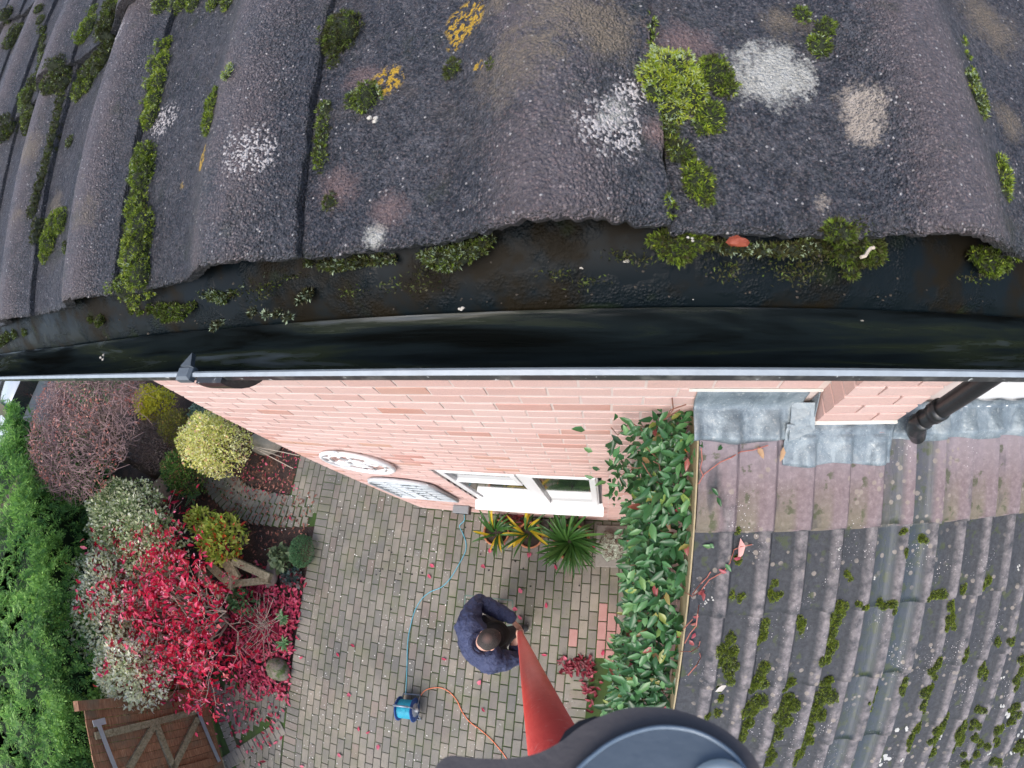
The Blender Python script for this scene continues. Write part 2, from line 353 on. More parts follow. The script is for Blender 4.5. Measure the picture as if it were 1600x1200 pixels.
# curved path of brick on edge
path_c = [at(308, 742), at(325, 772), at(352, 800), at(392, 818), at(440, 824), at(492, 822)]
path_i = [at(352, 722), at(366, 742), at(388, 760), at(418, 768), at(455, 774), at(500, 778)]
def lerp_pl(P, t):
    k = min(int(t*(len(P)-1)), len(P)-2); f = t*(len(P)-1)-k; return P[k]*(1-f)+P[k+1]*f
edge_blocks = []
for rr_ in range(3):
    for k in range(22):
        t = (k+.5+(.5 if rr_ % 2 else 0))/23; a = lerp_pl(path_c, t); b_ = lerp_pl(path_i, t); c_ = a*(1-(rr_+.5)/3)+b_*((rr_+.5)/3); d = b_-a
        nt = (lerp_pl(path_c, min(1, t+.02))-lerp_pl(path_c, max(0, t-.02))); blocks.append((c_[0], c_[1], math.atan2(d[1], d[0])-PI/2, min(.1, np.linalg.norm(nt)/.04/23), np.linalg.norm(d)/3, 3))
pb = MB(); pl = path_c+path_i[::-1]; pb.add([(p[0], p[1], -.006) for p in pl], [(i, i+1, 11-i-1, 11-i) for i in range(5)]); par(pb.make('joint_bed', M_JOINT), patio)
blocks.sort(key=lambda b: (b[0]-.0)**2+(b[1]+.6)**2)
stuff = MB(); cnt = 0
for (x, y, r, w, l, red) in blocks:
    dz = (random.random()-.5)*.003+(.0045 if red == 4 else 0); rot = r+(random.random()-.5)*.012
    if cnt < 300 and red in (0, 1, True, False):
        me = PM if red else random.choice(BM[(PB, .2)] if r == 0 and l == .2 else (BM[(PB, .1)] if l == .1 else BM[(.1, .2)]))
        o = ob('paving_block', me); o.location = (x, y, dz); o.rotation_euler.z = rot if red or True else 0; par(o, patio); cnt += 1
    else:
        M = Matrix.Translation((x, y, dz)) @ Matrix.Rotation(rot, 4, 'Z')
        stuff.box((-w/2+.0035, -l/2+.0035, -.02), (w/2-.0035, l/2-.0035, 0), random.random(), M, bev=.004)
par(tag(stuff.make('paving_blocks', M_PAVE), kind='stuff'), patio)
# recessed cover frame in the paving
fr = MB(); P4 = [at(727, 930), at(801, 938), at(801, 975), at(722, 1003)]
for a, b_ in ((0, 1), (1, 2), (0, 3), (2, 3)):
    p, q = P4[a], P4[b_]; d = (q-p)/np.linalg.norm(q-p); m = np.array([-d[1], d[0], 0])*.008
    fr.prism([(p-m), (q-m), (q+m), (p+m)], (0, 0, -.002), (0, 0, .004))
par(fr.make('manhole_frame', plain('green tarnished steel', (.10, .15, .12), .6, .4, 40)), patio)
# far lane, verge
road = mk('lane', [(-40, -60, -.02), (-17.0, -60, -.02), (-16.6, 0, -.02), (-16.4, 60, -.02), (-40, 60, -.02)], [(0, 1, 2, 3, 4)], M_ASPH); tag(road, kind='structure')

# ------------------------------------------------------------------ the house: wall, window, roof, gutter
house = empty('brick_house', (-.5, 0, 0)); tag(house, 'pink brick house with white window, black gutter and mossy dark tiled roof', 'house')
wall = MB(); wall.box((-2.232, .003, -.05), (.36, .25, 5.0)); wall.box((.36, .0025, 3.3), (4.2, .25, 5.0)); 
WX0, WX1, WZ0, WZ1 = -1.222, -.04, 1.0, 2.27
wl = MB()
for a, b in (((-2.232, .0025, -.05), (WX0, .25, 5.0)), ((WX1, .0025, -.05), (.36, .25, 5.0)), ((WX0, .0025, -.05), (WX1, .25, WZ0)), ((WX0, .0025, WZ1), (WX1, .25, 5.0)), ((.36, .0025, 3.2), (1.32, .25, 5.0)), ((1.32, .0025, 3.2), (4.2, .25, 3.52)), ((1.32, .0025, 4.6), (4.2, .25, 5.0)), ((-2.232, .25, -.05), (-2.1, 4, 5.0))): wl.box(a, b)
wallo = par(wl.make('wall', M_MORTAR), house)
def brick_mesh(L, seed, H=.065, D=.1025):
    r = random.Random(seed); m = MB(); m.box((-L/2, 0, -H/2), (L/2, D, H/2), bev=.003)
    V = [(v[0]+(r.random()-.5)*.003, v[1]+(r.random()-.5)*.0016, v[2]+(r.random()-.5)*.0024) for v in m.v]
    me = bpy.data.meshes.new('brick'); me.from_pydata(V, [], m.f); me.materials.append(M_BRICK); me.update(); return me
BRK = [brick_mesh(.215, i) for i in range(5)]; HLF = [brick_mesh(.1025, i) for i in range(2)]
ZR = 3.704                       # mortar joint under the top row that was measured
rowx = {0: -1.975, 1: -1.975+.155, 2: -1.975+.02, 3: -1.975+.09}
bl = []
for r in range(-14, 50):
    z = ZR+.0375-.075*r
    x = -2.235+(0 if r % 2 else -.1125)
    if z > 4.95 or z < .02: continue
    while x < .62:
        a, b = max(x, -2.235), x+.215; x += .225
        if z < 3.66 and b > .36: b = min(b, .355)
        if b > .72: b = .72
        for s0, s1 in (((a, b),) if not (WZ0-.03 < z < WZ1+.03) else ((a, min(b, WX0)), (max(a, WX1), b))):
            if s1-s0 > .03: bl.append((s0, s1, z))
bl.sort(key=lambda q: -q[2]+abs(q[0]+.3)*.25+(9 if q[2] > 3.85 else 0))
bs = MB(); cnt = 0
for a, b, z in bl:
    L = b-a
    if cnt < 288 and L > .1:
        o = ob('brick', random.choice(BRK)); o.location = ((a+b)/2, (random.random()-.5)*.002, z); o.scale.x = L/.215; par(o, wallo); cnt += 1
    else: bs.box((a, (random.random()-.5)*.002, z-.0325), (b, .05, z+.0325), random.random(), bev=.003)
for r in range(30):              # quoins seen on the far corner return
    z = ZR+.0375-.075*r
    bs.box((-2.2365, .11, z-.0325), (-2.15, .325, z+.0325), random.random(), bev=.003)
o = bs.make('brick_courses', M_BRICK); tag(o, kind='stuff'); par(o, wallo)
# chimney-breast pier standing proud over the lower roof
pm = MB(); pm.box((.755, -.071, 3.40), (1.082, .02, 4.97)); pier = par(pm.make('brick_pier', M_MORTAR), house)
for r in range(-8, 8):
    z = 3.60+.0375+.075*r
    if z < 3.50 or z > 4.9: continue
    cuts = [.745, .86, 1.09] if r % 2 else [.745, .965, 1.09]
    for a, b in zip(cuts, cuts[1:]):
        m = random.choice(BRK); o = ob('brick', m); L = b-a-.01; o.location = ((a+b)/2, -.080, z); o.scale.x = L/.215; o.scale.y = .85; par(o, pier)

# ground floor window
win = empty('window', (0, 0, 0)); par(win, house)
def kid(mb, name, mat, p, smooth=False):
    o = mb.make(name, mat, None, smooth); return par(o, p)
fy = .014
f = MB(); F0, F1, Z0, Z1 = WX0+.01, WX1-.03, 1.035, 2.262
for a, b in (((F0, fy, Z0), (F0+.06, fy+.07, Z1)), ((F1-.05, fy, Z0), (F1, fy+.07, Z1)), ((F0+.06, fy+.002, Z1-.05), (F1-.05, fy+.07, Z1)), ((F0+.06, fy+.002, Z0), (F1-.05, fy+.07, Z0+.07)), ((-.62, fy-.004, Z0+.07), (-.55, fy+.07, Z1-.05)), ((F0+.06, fy+.002, 1.86), (-.62, fy+.07, 1.93))): f.box(a, b, bev=.006)
kid(f, 'frame', M_WHITE, win)
s = MB()
def sash(x0, x1, z0, z1, w=.042):
    y0, y1 = fy-.016, fy+.03
    for a, b in (((x0, y0, z0), (x0+w, y1, z1)), ((x1-w, y0, z0), (x1, y1, z1)), ((x0+w, y0, z1-w), (x1-w, y1, z1)), ((x0+w, y0, z0), (x1-w, y1, z0+w))): s.box(a, b, bev=.006)
sash(-.548, F1-.012, Z0+.045, Z1-.02); kid(s, 'casement', M_WHITE, win); s = MB(); sash(F0+.04, -.622, 1.90, Z1-.02, .036); kid(s, 'fanlight', M_WHITE, win)
for x0, x1, z0, z1 in ((-.51, F1-.05, Z0+.08, Z1-.06), (F0+.07, -.655, 1.93, Z1-.055), (F0+.06, -.62, Z0+.07, 1.86)):
    g = MB(); g.box((x0, fy+.012, z0), (x1, fy+.02, z1)); kid(g, 'pane', M_GLASS, win)
g = MB(); g.box((F0+.06, fy+.06, Z0), (F1-.05, fy+.30, Z0+.02)); kid(g, 'inner_sill', M_BLIND, win)
g = MB(); g.add([(WX0-.02, .03, 1.036), (WX1+.01, .03, 1.036), (WX1+.01, -.085, 1.006), (WX0-.02, -.085, 1.006), (WX0-.02, .03, .985), (WX1+.01, .03, .985), (WX1+.01, -.085, .975), (WX0-.02, -.085, .975)], [(3, 2, 1, 0), (4, 5, 6, 7), (2, 3, 7, 6), (1, 2, 6, 5), (0, 1, 5, 4), (3, 0, 4, 7)]); kid(g, 'sill', M_WHITE, win)
# upstairs white frame beside the pier
w2 = empty('window'); par(w2, house); g = MB()
for a, b in (((1.32, -.03, 3.52), (4.2, .05, 3.60)), ((1.33, -.004, 3.60), (1.42, .06, 4.6)), ((1.42, .0, 3.60), (4.2, .06, 3.70)), ((2.2, .0, 3.7), (2.28, .06, 4.6))): g.box(a, b, bev=.004)
kid(g, 'frame', M_WHITE, w2); g = MB(); g.box((1.42, .03, 3.7), (4.2, .034, 4.6)); kid(g, 'pane', M_GLASS, w2)

# --- tiles
def smooth(t): t = np.clip(t, 0, 1); return t*t*(3-2*t)
def prof(u, kind=0):
    u = np.asarray(u, float)
    if kind == 0: return smooth((u-.42)/.29)*(1-.74*smooth((u-.76)/.23))+.045*np.sin(PI*np.clip((u-.55)/.35, 0, 1))-.09*np.sin(PI*np.clip(u/.45, 0, 1))
    v = np.mod(u*2, 1.0); v = np.where(u >= 1, 1, v)
    return smooth((v-.42)/.34)*(1-.72*smooth((v-.90)/.09))-.08*np.sin(PI*np.clip(v/.45, 0, 1))
def tile_mesh(name, w, gauge, lap, h, th, nx, ns, kind, mat, seed, tilt, chip=.0004):
    r = np.random.default_rng(seed); u = np.linspace(0, 1, nx); 
    if kind == 1: u = np.unique(np.concatenate([u, [.49, .499, .501, .51]]))
    nx = len(u); t = np.linspace(0, 1, ns)**1.15; Lt = gauge+lap
    U, T = np.meshgrid(u, t); X = U*w*.997+.0008; Yy = T*Lt; Z = h*prof(U, kind)+tilt*(1-T*Lt/gauge)
    Z = Z+(r.normal(size=Z.shape)*.00025); X = X+np.where(U > .97, 1., 0.)*(.0016*np.sin(T*37+seed)+.0012*np.sin(T*91+seed*3))*(1 if kind == 0 else .8)
    Yy = Yy+np.where(T < .001, r.normal(size=X.shape)*chip+.0012*np.sin(U*61+seed)*np.sin(U*23+seed*2)+.0008*np.sin(U*140+seed), 0); e = np.where(T < .001, -.0022, 0)+np.where((U < .004) | (U > .996), -.0018, 0); Z = Z+e
    A = np.stack([X, Yy, Z], -1).reshape(-1, 3); B = A.copy(); B[:, 2] -= th; B[:, 1] += np.where(B[:, 1] < .004, .003, 0)
    idx = np.arange(nx*ns).reshape(ns, nx); n0 = nx*ns
    F = [np.stack([idx[:-1, :-1], idx[:-1, 1:], idx[1:, 1:], idx[1:, :-1]], -1).reshape(-1, 4)]
    for line, fl in ((idx[0, :], 0), (idx[:, -1], 1), (idx[:, 0], 0), (idx[-1, :], 1)):
        a, b = line[:-1], line[1:]
        F.append(np.stack([a, a+n0, b+n0, b], -1) if True else None)
    fl = idx[:-1, :-1]; F.append(np.stack([idx[:-1, :-1], idx[1:, :-1], idx[1:, 1:], idx[:-1, 1:]], -1).reshape(-1, 4)+n0)
    F = np.concatenate(F); pr = np.concatenate([prof(U, kind).ravel()]*2); V = np.concatenate([A, B])
    me = bpy.data.meshes.new(name); me.vertices.add(len(V)); me.vertices.foreach_set('co', V.astype(np.float32).ravel()); me.loops.add(F.size); me.loops.foreach_set('vertex_index', F.astype(np.int32).ravel()); me.polygons.add(len(F)); me.polygons.foreach_set('loop_start', np.arange(0, F.size, 4, dtype=np.int32)); me.update(calc_edges=True)
    sm = np.ones(len(F), bool); sm[(nx-1)*(ns-1):] = False; me.polygons.foreach_set('use_smooth', sm)
    a = me.attributes.new('prof', 'FLOAT', 'POINT'); a.data.foreach_set('value', pr.astype(np.float32)); a = me.attributes.new('under', 'FLOAT', 'POINT'); a.data.foreach_set('value', np.concatenate([T.ravel(), T.ravel()]).astype(np.float32))
    me.materials.append(mat); me.validate(); return me

UA = .478108; UW = .27; UG = .41; UY, UZ, UX = -.400, 4.8596, -.7705     # upper roof: pitch, cover, gauge, eave, a seam
UD = np.array([0, math.cos(UA), math.sin(UA)]); UN = np.array([0, -math.sin(UA), math.cos(UA)])
UP0 = np.array([0, UY, UZ])-UN*.008
def up(x, s, n=0): return np.array([x, 0, 0])+UP0+UD*s+UN*n
def upn(px, py, n=.008): return onp(px, py, UP0+UN*n, UN)
def useam(x): u = (x-UX)/UW; return u-math.floor(u)
def uh(x, s): # surface height of the upper roof over its plane
    return .030*float(prof(useam(x)))+.016*(1-(s % UG)/UG)

def lichen(n, p, c, spots, gran):
    wob = n.math('MULTIPLY', n.math('SUBTRACT', n.noise(p, 55, 7, .8), .5), 2.4); fine = n.math('MULTIPLY', n.math('SUBTRACT', n.noise(p, 420, 3), .5), .9)
    w2 = n.math('ADD', wob, fine)
    for ce, r, kind in spots:
        d = n.math('ADD', n.math('DIVIDE', n.dist(p, ce), float(r)), w2)
        m = n.mr(d, 1.08, .62)
        if kind == 'white': c = n.mix(n.math('MULTIPLY', m, n.mr(n.noise(p, 240, 4, .8), .30, .44, .35, 1)), c, n.mix(n.noise(p, 120, 4), (.42, .40, .34), (.80, .80, .77)))
        elif kind == 'beige': c = n.mix(n.math('MULTIPLY', m, n.mr(n.noise(p, 260, 4, .8), .36, .50, .3, 1)), c, n.mix(n.noise(p, 110, 4), (.34, .28, .23), (.70, .61, .53)))
        elif kind == 'tan': c = n.mix(n.math('MULTIPLY', n.mr(d, 1.25, .5), .85), c, n.mix(n.noise(p, 260, 4, .75), (.11, .085, .06), (.40, .33, .25)))
        elif kind == 'pink': c = n.mix(n.math('MULTIPLY', n.mr(d, 1.3, .3), .75), c, n.mix(n.noise(p, 350, 4, .75), (.14, .09, .085), (.50, .34, .32)))
        elif kind == 'gran': c = n.mix(n.math('MULTIPLY', n.mr(d, 1.1, .6), n.mr(n.math('MULTIPLY', gran, n.mr(n.dist(p, ce), r*1.3, 0.0)), .32, .40)), c, (.70, .65, .64))
        elif kind == 'yel': c = n.mix(n.math('MULTIPLY', n.mr(n.dist(p, ce), r*1.0, r*.8), n.mr(n.noise(p, 190, 3, .6), .49, .52)), c, n.mix(n.noise(p, 500, 2), (.62, .33, .03), (.80, .55, .08)))
    return c
def scale_at(P): return np.linalg.norm(P-CAM)/683.
UL = [(1207, 100, 58, 'white'), (1245, 105, 36, 'white'), (1350, 168, 36, 'beige'), (1352, 200, 26, 'beige'), (1290, 313, 16, 'beige'), (1403, 283, 14, 'beige'), (945, 190, 36, 'white'), (940, 215, 80, 'gran'), (870, 225, 50, 'gran'), (980, 150, 40, 'gran'),
      (580, 365, 24, 'white'), (750, 325, 14, 'beige'), (752, 350, 14, 'beige'), (825, 130, 58, 'tan'), (850, 95, 48, 'tan'), (885, 48, 60, 'tan'), (935, 62, 52, 'tan'), (790, 20, 28, 'tan'), (600, 325, 30, 'pink'), (520, 290, 32, 'pink'), (1070, 60, 45, 'pink'), (1030, 210, 26, 'pink'), (560, 110, 30, 'pink'),
      (150, 340, 26, 'tan'), (55, 240, 22, 'tan'), (75, 320, 20, 'tan'), (40, 340, 16, 'tan'), (150, 290, 18, 'tan'), (190, 60, 30, 'gran'), (240, 180, 40, 'gran'), (400, 250, 60, 'gran'), (1230, 20, 30, 'tan'), (1590, 180, 26, 'tan'), (1560, 20, 40, 'tan'),
      (595, 112, 34, 'yel'), (720, 25, 36, 'yel'), (702, 60, 20, 'yel'), (755, 108, 14, 'yel'), (272, 285, 14, 'yel'), (325, 250, 22, 'yel'), (1514, 331, 8, 'yel'), (690, 100, 9, 'yel')]
spots = []
for px, py, r, k in UL:
    P = upn(px, py, .02); spots.append((P, r*scale_at(P)*1.05, k))
n = N('mossy concrete roof tile'); p = n.pos(); pr_ = n.attr('prof')
big = n.noise(p, 11, 5, .6); v1 = n.vor(p, 520, 1); g1_ = n.rgb(v1)[0]; g2_ = n.rgb(v1)[1]; d1 = n.vor(p, 520); core = n.mr(n.math('ADD', d1, n.math('MULTIPLY', n.noise(p, 1500, 2), .25)), .80, .48); med = n.noise(p, 95, 5, .7)
c = n.ramp(med, [(.3, (.042, .046, .056)), (.5, (.076, .080, .092)), (.72, (.135, .132, .145))])
hn = n.noise(p, 340, 3, .75); c = n.mix(n.mr(hn, .36, .64), n.mix(1.0, c, (.42, .43, .46), 'MULTIPLY'), n.mix(1.0, c, (1.75, 1.72, 1.70), 'MULTIPLY'))  # pits between grains painted darker, peaks lighter: relief shading put into the colour
c = n.mix(n.mr(big, .35, .65, 0, .7), c, n.mix(1.0, c, (.55, .60, .68), 'MULTIPLY'))
c = n.mix(n.mr(n.noise(p, 19, 5, .7), .52, .70, 0, .55), c, n.ramp(med, [(.3, (.07, .06, .055)), (.7, (.16, .14, .135))]))
crn = n.math('MULTIPLY', n.mr(pr_, .35, 1.0), n.mr(big, .3, .55)); crn = n.math('ADD', n.math('MULTIPLY', crn, .72), .16)
pink = n.math('MULTIPLY', n.math('MULTIPLY', n.mr(g1_, .45, .8), core), n.math('ADD', crn, .14)); c = n.mix(pink, c, n.ramp(g2_, [(0, (.20, .135, .135)), (.5, (.34, .26, .26)), (1, (.52, .46, .46))]))
c = n.mix(n.math('MULTIPLY', n.mr(crn, .3, .8), .55), c, n.mix(n.noise(p, 210, 4, .7), (.10, .082, .088), (.30, .245, .25)))
wh = n.math('MULTIPLY', n.math('GREATER_THAN', g1_, .991), core); c = n.mix(wh, c, (.60, .57, .56))
sc_ = n.noise(p, 26, 4); c = n.mix(n.mr(sc_, .60, .74, 0, .35), c, (.05, .065, .03))
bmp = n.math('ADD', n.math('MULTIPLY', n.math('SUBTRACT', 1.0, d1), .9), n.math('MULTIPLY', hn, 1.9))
c = lichen(n, p, c, spots, g2_)
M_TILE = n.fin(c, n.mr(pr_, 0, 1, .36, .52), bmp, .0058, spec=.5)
roof = empty('roof'); par(roof, house)
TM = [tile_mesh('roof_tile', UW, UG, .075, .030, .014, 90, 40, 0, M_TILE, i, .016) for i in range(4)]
roto = Matrix(((1, 0, 0), (0, UD[1], UN[1]), (0, UD[2], UN[2]))).to_euler()
def put_tile(me, root, x, s, P0, D, Nn, rot, dn=0):
    o = ob('roof_tile', me); o.location = tuple(np.array([x, 0, 0])+P0+D*s+Nn*dn); o.rotation_euler = rot; return par(o, root)
for row in range(9):
    for k in range(-6, 9):
        o = put_tile(random.choice(TM), roof, UX+UW*k, UG*row+random.uniform(-.003, .003), UP0, UD, UN, roto, random.uniform(-.001, .001))
        o.rotation_euler.rotate_axis('Z', random.uniform(-.004, .004))
dk = MB(); q = [up(-2.5, -.0+.02, -.03), up(3.0, .02, -.03), up(3.0, 3.9, -.03), up(-2.5, 3.9, -.03)]; dk.prism(q, -UN*.02, (0, 0, 0)); dk.box((-2.4, .0, 4.5), (3, 3.2, 4.7)); o = par(dk.make('roof_deck', M_FELT), house)
# --- eaves felt and gutter
def sweep(name, prof_, x0, x1, mat, parent, nx=60, wob=0, smooth=True, seed=0):
    xs = np.linspace(x0, x1, nx); P = np.array(prof_); V = []; 
    for i, x in enumerate(xs):
        for j, (y, z) in enumerate(P):
            w = wob*mnoise.noise(Vector((x*3.1+seed, j*.35, seed)))*(j/(len(P)-1))
            V.append((x, y+w*.6, z+w))
    m = len(P); F = [(i*m+j, (i+1)*m+j, (i+1)*m+j+1, i*m+j+1) for i in range(nx-1) for j in range(m-1)]
    o = mk(name, V, F, mat, None, smooth); return par(o, parent)
fe = [(-.30, 4.902), (-.34, 4.880), (-.37, 4.858), (-.39, 4.842), (-.402, 4.828), (-.4125, 4.816), (-.4175, 4.806), (-.4185, 4.803)]
fo = sweep('eaves_felt', fe+[(-.4165, 4.802), (-.414, 4.806), (-.405, 4.822), (-.38, 4.842), (-.34, 4.868), (-.30, 4.890)], -2.45, 3.0, M_FELT, house, 220, .004)
gut = empty('gutter'); par(gut, house)
gy, gz, gr = -.4035, 4.786, .0565      # centre and radius of the half round trough
pts = []
for k in range(17):
    a = PI*k/16; pts.append((gy+gr*math.cos(a), gz-gr*math.sin(a)))
inner = [(y, z) for y, z in pts]; outer = [(gy+(gr+.0025)*math.cos(PI*k/16), gz-(gr+.0025)*math.sin(PI*k/16)) for k in range(16, -1, -1)]
GX0, GX1 = -2.47, 3.05
o = sweep('trough', inner, GX0, GX1, M_GUT, gut, 80)
o = sweep('trough_outside', outer, GX0, GX1, M_RIM, gut, 40)
fy0 = gy-gr
rim = [(fy0+.0005, gz-.003), (fy0+.001, gz+.0015), (fy0-.0015, gz+.003), (fy0-.0052, gz+.0012), (fy0-.0055, gz-.007), (fy0-.0025, gz-.009)]
sweep('front_rim', rim[:4], GX0, GX1, M_LIP, gut, 40, smooth=False); sweep('rim_face', rim[3:], GX0, GX1, M_RIM, gut, 40, smooth=False)
bx = -.432
m = MB(); A = [(gy+(gr+.004)*math.cos(PI+ -PI*k/20*-1), 0) for k in range(2)]
V = []; F = []
for k in range(22):
    a = PI*(k/21); y, z = gy-math.cos(a)*(gr+.003), gz-math.sin(a)*(gr+.003); y2, z2 = gy-math.cos(a)*(gr+.0115), gz-math.sin(a)*(gr+.0115)
    V += [(bx+.022, y, z), (bx+.062, y, z), (bx+.062, y2, z2), (bx+.022, y2, z2)]
for k in range(21):
    for j in range(4): F.append((k*4+j, k*4+(j+1) % 4, (k+1)*4+(j+1) % 4, (k+1)*4+j))
m.add(V, F+[(3, 2, 1, 0), (84, 85, 86, 87)]); o = m.make('gutter_bracket', M_RIM); par(o, gut)
m = MB(); m.box((bx-.010, fy0-.010, gz-.006), (bx+.014, fy0+.006, gz+.007), bev=.003)
m.prism([(bx-.002, fy0+.004, gz+.004), (bx+.016, fy0+.004, gz+.004), (bx+.004, fy0+.022, gz+.0)], (0, 0, 0), (0, 0, .006))
n_ = plain('grey clip plastic', (.10, .12, .14), .4, .2, 30); o = m.make('clip', n_); par(o, gut)
m = MB(); m.box((-2.45, -.335, 4.60), (3.0, -.315, 4.88)); m.box((-2.45, -.315, 4.60), (3.0, .0, 4.62)); o = par(m.make('fascia', plain('dark fascia', (.05, .05, .05), .5)), house)
# down pipe bringing roof water over the pier shoulder
P_ = [np.array(q) for q in ((1.135, -.30, 4.74), (1.135, -.16, 4.55), (1.135, -.112, 4.40), (1.135, -.112, 3.66), (1.150, -.118, 3.625), (1.195, -.130, 3.565))]
m = MB(); m.tube(P_, .033, 20); m.tube([(1.135, -.112, 3.80), (1.135, -.112, 3.755)], .039, 20); m.tube([(1.135, -.112, 3.70), (1.135, -.112, 3.66), (1.15, -.118, 3.625), (1.172, -.124, 3.595)], .038, 20)
o = par(m.make('downpipe', plain('black pipe plastic', (.018, .020, .022), .28, .3, 14), smooth=True), house)

# ------------------------------------------------------------------ lower roof over the side extension
ext = empty('side_extension', (1.5, -1.2, 0)); tag(ext, 'lower lean-to roof of grooved grey tiles with lead flashing beside the brick wall', 'extension')
LT = math.atan(.437); LP0 = np.array([0, 0, 3.59]); LD = np.array([0, math.cos(LT), math.sin(LT)]); LN = np.array([0, -math.sin(LT), math.cos(LT)])
LW, LG, LX = .2955, .3345, .3275
def lp(x, s, n_=0): return np.array([x, 0, 0])+LP0+LD*s+LN*n_
def lpn(px, py, n_=.01): return onp(px, py, LP0+LN*n_, LN)
LS0 = -.470
def lh(x, s):
    u = (x-LX)/LW; u -= math.floor(u); t = (s-LS0) % LG
    return .026*float(prof(u, 1))-.006+.019*(1-t/LG)
n = N('weathered extension tile'); p = n.pos(); pr_ = n.attr('prof'); t_ = n.rnd()
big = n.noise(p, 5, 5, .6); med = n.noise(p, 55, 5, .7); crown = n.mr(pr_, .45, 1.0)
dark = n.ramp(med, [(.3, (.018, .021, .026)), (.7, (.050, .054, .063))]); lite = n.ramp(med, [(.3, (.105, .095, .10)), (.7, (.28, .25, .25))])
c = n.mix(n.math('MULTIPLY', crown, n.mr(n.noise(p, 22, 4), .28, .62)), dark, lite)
# top course kept clean by run-off from the lead: pinkish
sep = n.nd('SeparateXYZ', i0=p).outputs; ty = n.math('ADD', sep[1], n.math('MULTIPLY', n.math('SUBTRACT', n.noise(n.scale(p, (7, 1, 1)), 2.2, 4), .5), .34)); top = n.mr(ty, -.425, -.33)
first = n.math('GREATER_THAN', sep[1], -.4395)
pinkc = n.ramp(med, [(.3, (.13, .098, .106)), (.55, (.195, .150, .158)), (.75, (.28, .235, .24))]); grn = n.mr(n.math('ADD', pr_, 0), .5, -.05)
pinkc = n.mix(n.math('MULTIPLY', grn, n.mr(sep[1], -.25, -.40, 0, .55)), pinkc, (.13, .125, .06))
run = n.mix(n.mr(sep[1], -.30, -.14, 0, .55), pinkc, (.28, .25, .28))
c = n.mix(n.math('MULTIPLY', first, n.mr(n.noise(n.scale(p, (3, 1, 1)), 3, 3), .72, .58)), c, run)
# strip kept wet under the pipe
wet = n.mr(n.math('ABSOLUTE', n.math('SUBTRACT', n.math('ADD', sep[0], n.math('MULTIPLY', n.noise(p, 9, 3), .05)), 1.235)), .20, .09)
wetc = n.mix(n.mr(n.noise(p, 30, 4), .45, .6, 0, .5), (.030, .044, .058), (.028, .045, .018)); wetm = n.math('MULTIPLY', wet, n.mr(pr_, .85, .25)); c = n.mix(n.math('MULTIPLY', wetm, .80), c, wetc)
sp = n.vor(p, 24); spn = n.noise(p, 3.0, 3); w_ = n.math('MULTIPLY', n.mr(n.math('ADD', sp, n.math('MULTIPLY', n.noise(p, 120, 3), .15)), .34, .28), n.mr(spn, .50, .56)); c = n.mix(n.math('MULTIPLY', w_, .75), c, (.26, .225, .19))
gs = n.math('ADD', n.vor(p, 95), n.math('MULTIPLY', n.rgb(n.vor(p, 95, 1))[0], .16)); gm_ = n.noise(p, 4.5, 3); c = n.mix(n.math('MULTIPLY', n.mr(gs, .26, .2), n.mr(gm_, .54, .62)), c, (.50, .47, .47))
ms = n.math('MULTIPLY', n.mr(n.noise(p, 20, 4), .57, .64), n.mr(pr_, .3, .0)); c = n.mix(n.math('MULTIPLY', ms, .75), c, (.045, .06, .02))
M_LTILE = n.fin(c, n.math('SUBTRACT', .72, n.math('MULTIPLY', wetm, .5)), n.noise(p, 260, 4, .7), .002)
lroof = empty('roof'); lroof.parent = ext
LM = [tile_mesh('roof_tile', LW, LG, .06, .026, .015, 61, 10, 1, M_LTILE, 40+i, .019) for i in range(3)]
lrot = Matrix(((1, 0, 0), (0, LD[1], LN[1]), (0, LD[2], LN[2]))).to_euler()
for row in range(0, 9):
    for k in range(0, 13):
        s_ = LS0-LG*row
        o = put_tile(random.choice(LM), lroof, LX+LW*k, s_+random.uniform(-.005, .005), LP0-LN*.006, LD, LN, lrot, random.uniform(-.0015, .0015))
        o.rotation_euler.rotate_axis('Z', random.uniform(-.006, .006))
        if row == 0 and k < 13: pass
def kide(mb, name, mat, smooth=False):
    o = mb.make(name, mat, None, smooth); return par(o, ext)
m = MB(); q = [lp(.33, .05, -.03), lp(4.15, .05, -.03), lp(4.15, -3.2, -.03), lp(.33, -3.2, -.03)]; m.prism(q, -LN*.03, (0, 0, 0)); kide(m, 'roof_deck', M_FELT)
m = MB(); m.prism([lp(.316, -.02, .004), lp(.316, -3.2, .004), lp(.316, -3.2, -.14), lp(.316, -.02, -.14)], (.003, 0, 0), (.009, 0, 0)); kide(m, 'barge_board', M_BARGE)
m = MB(); m.prism([(.36, -.001, -.05), (.36, -2.9, -.05), (.36, -2.9, 2.25), (.36, -.001, 3.45)], (-.02, 0, 0), (.1, 0, 0)); kide(m, 'side_wall', M_MORTAR)
es = MB()
for r in range(46):
    z = .02+.0375+.075*r; y = -.115*(r % 2)
    while y > -2.6:
        if z < 3.40+y*.437-.03: es.box((.333, y-.22, z-.0325), (.36, min(y-.005, -.004), z+.0325), random.random(), bev=.003)
        y -= .225
tag(kide(es, 'brick_courses', M_BRICK), kind='stuff')
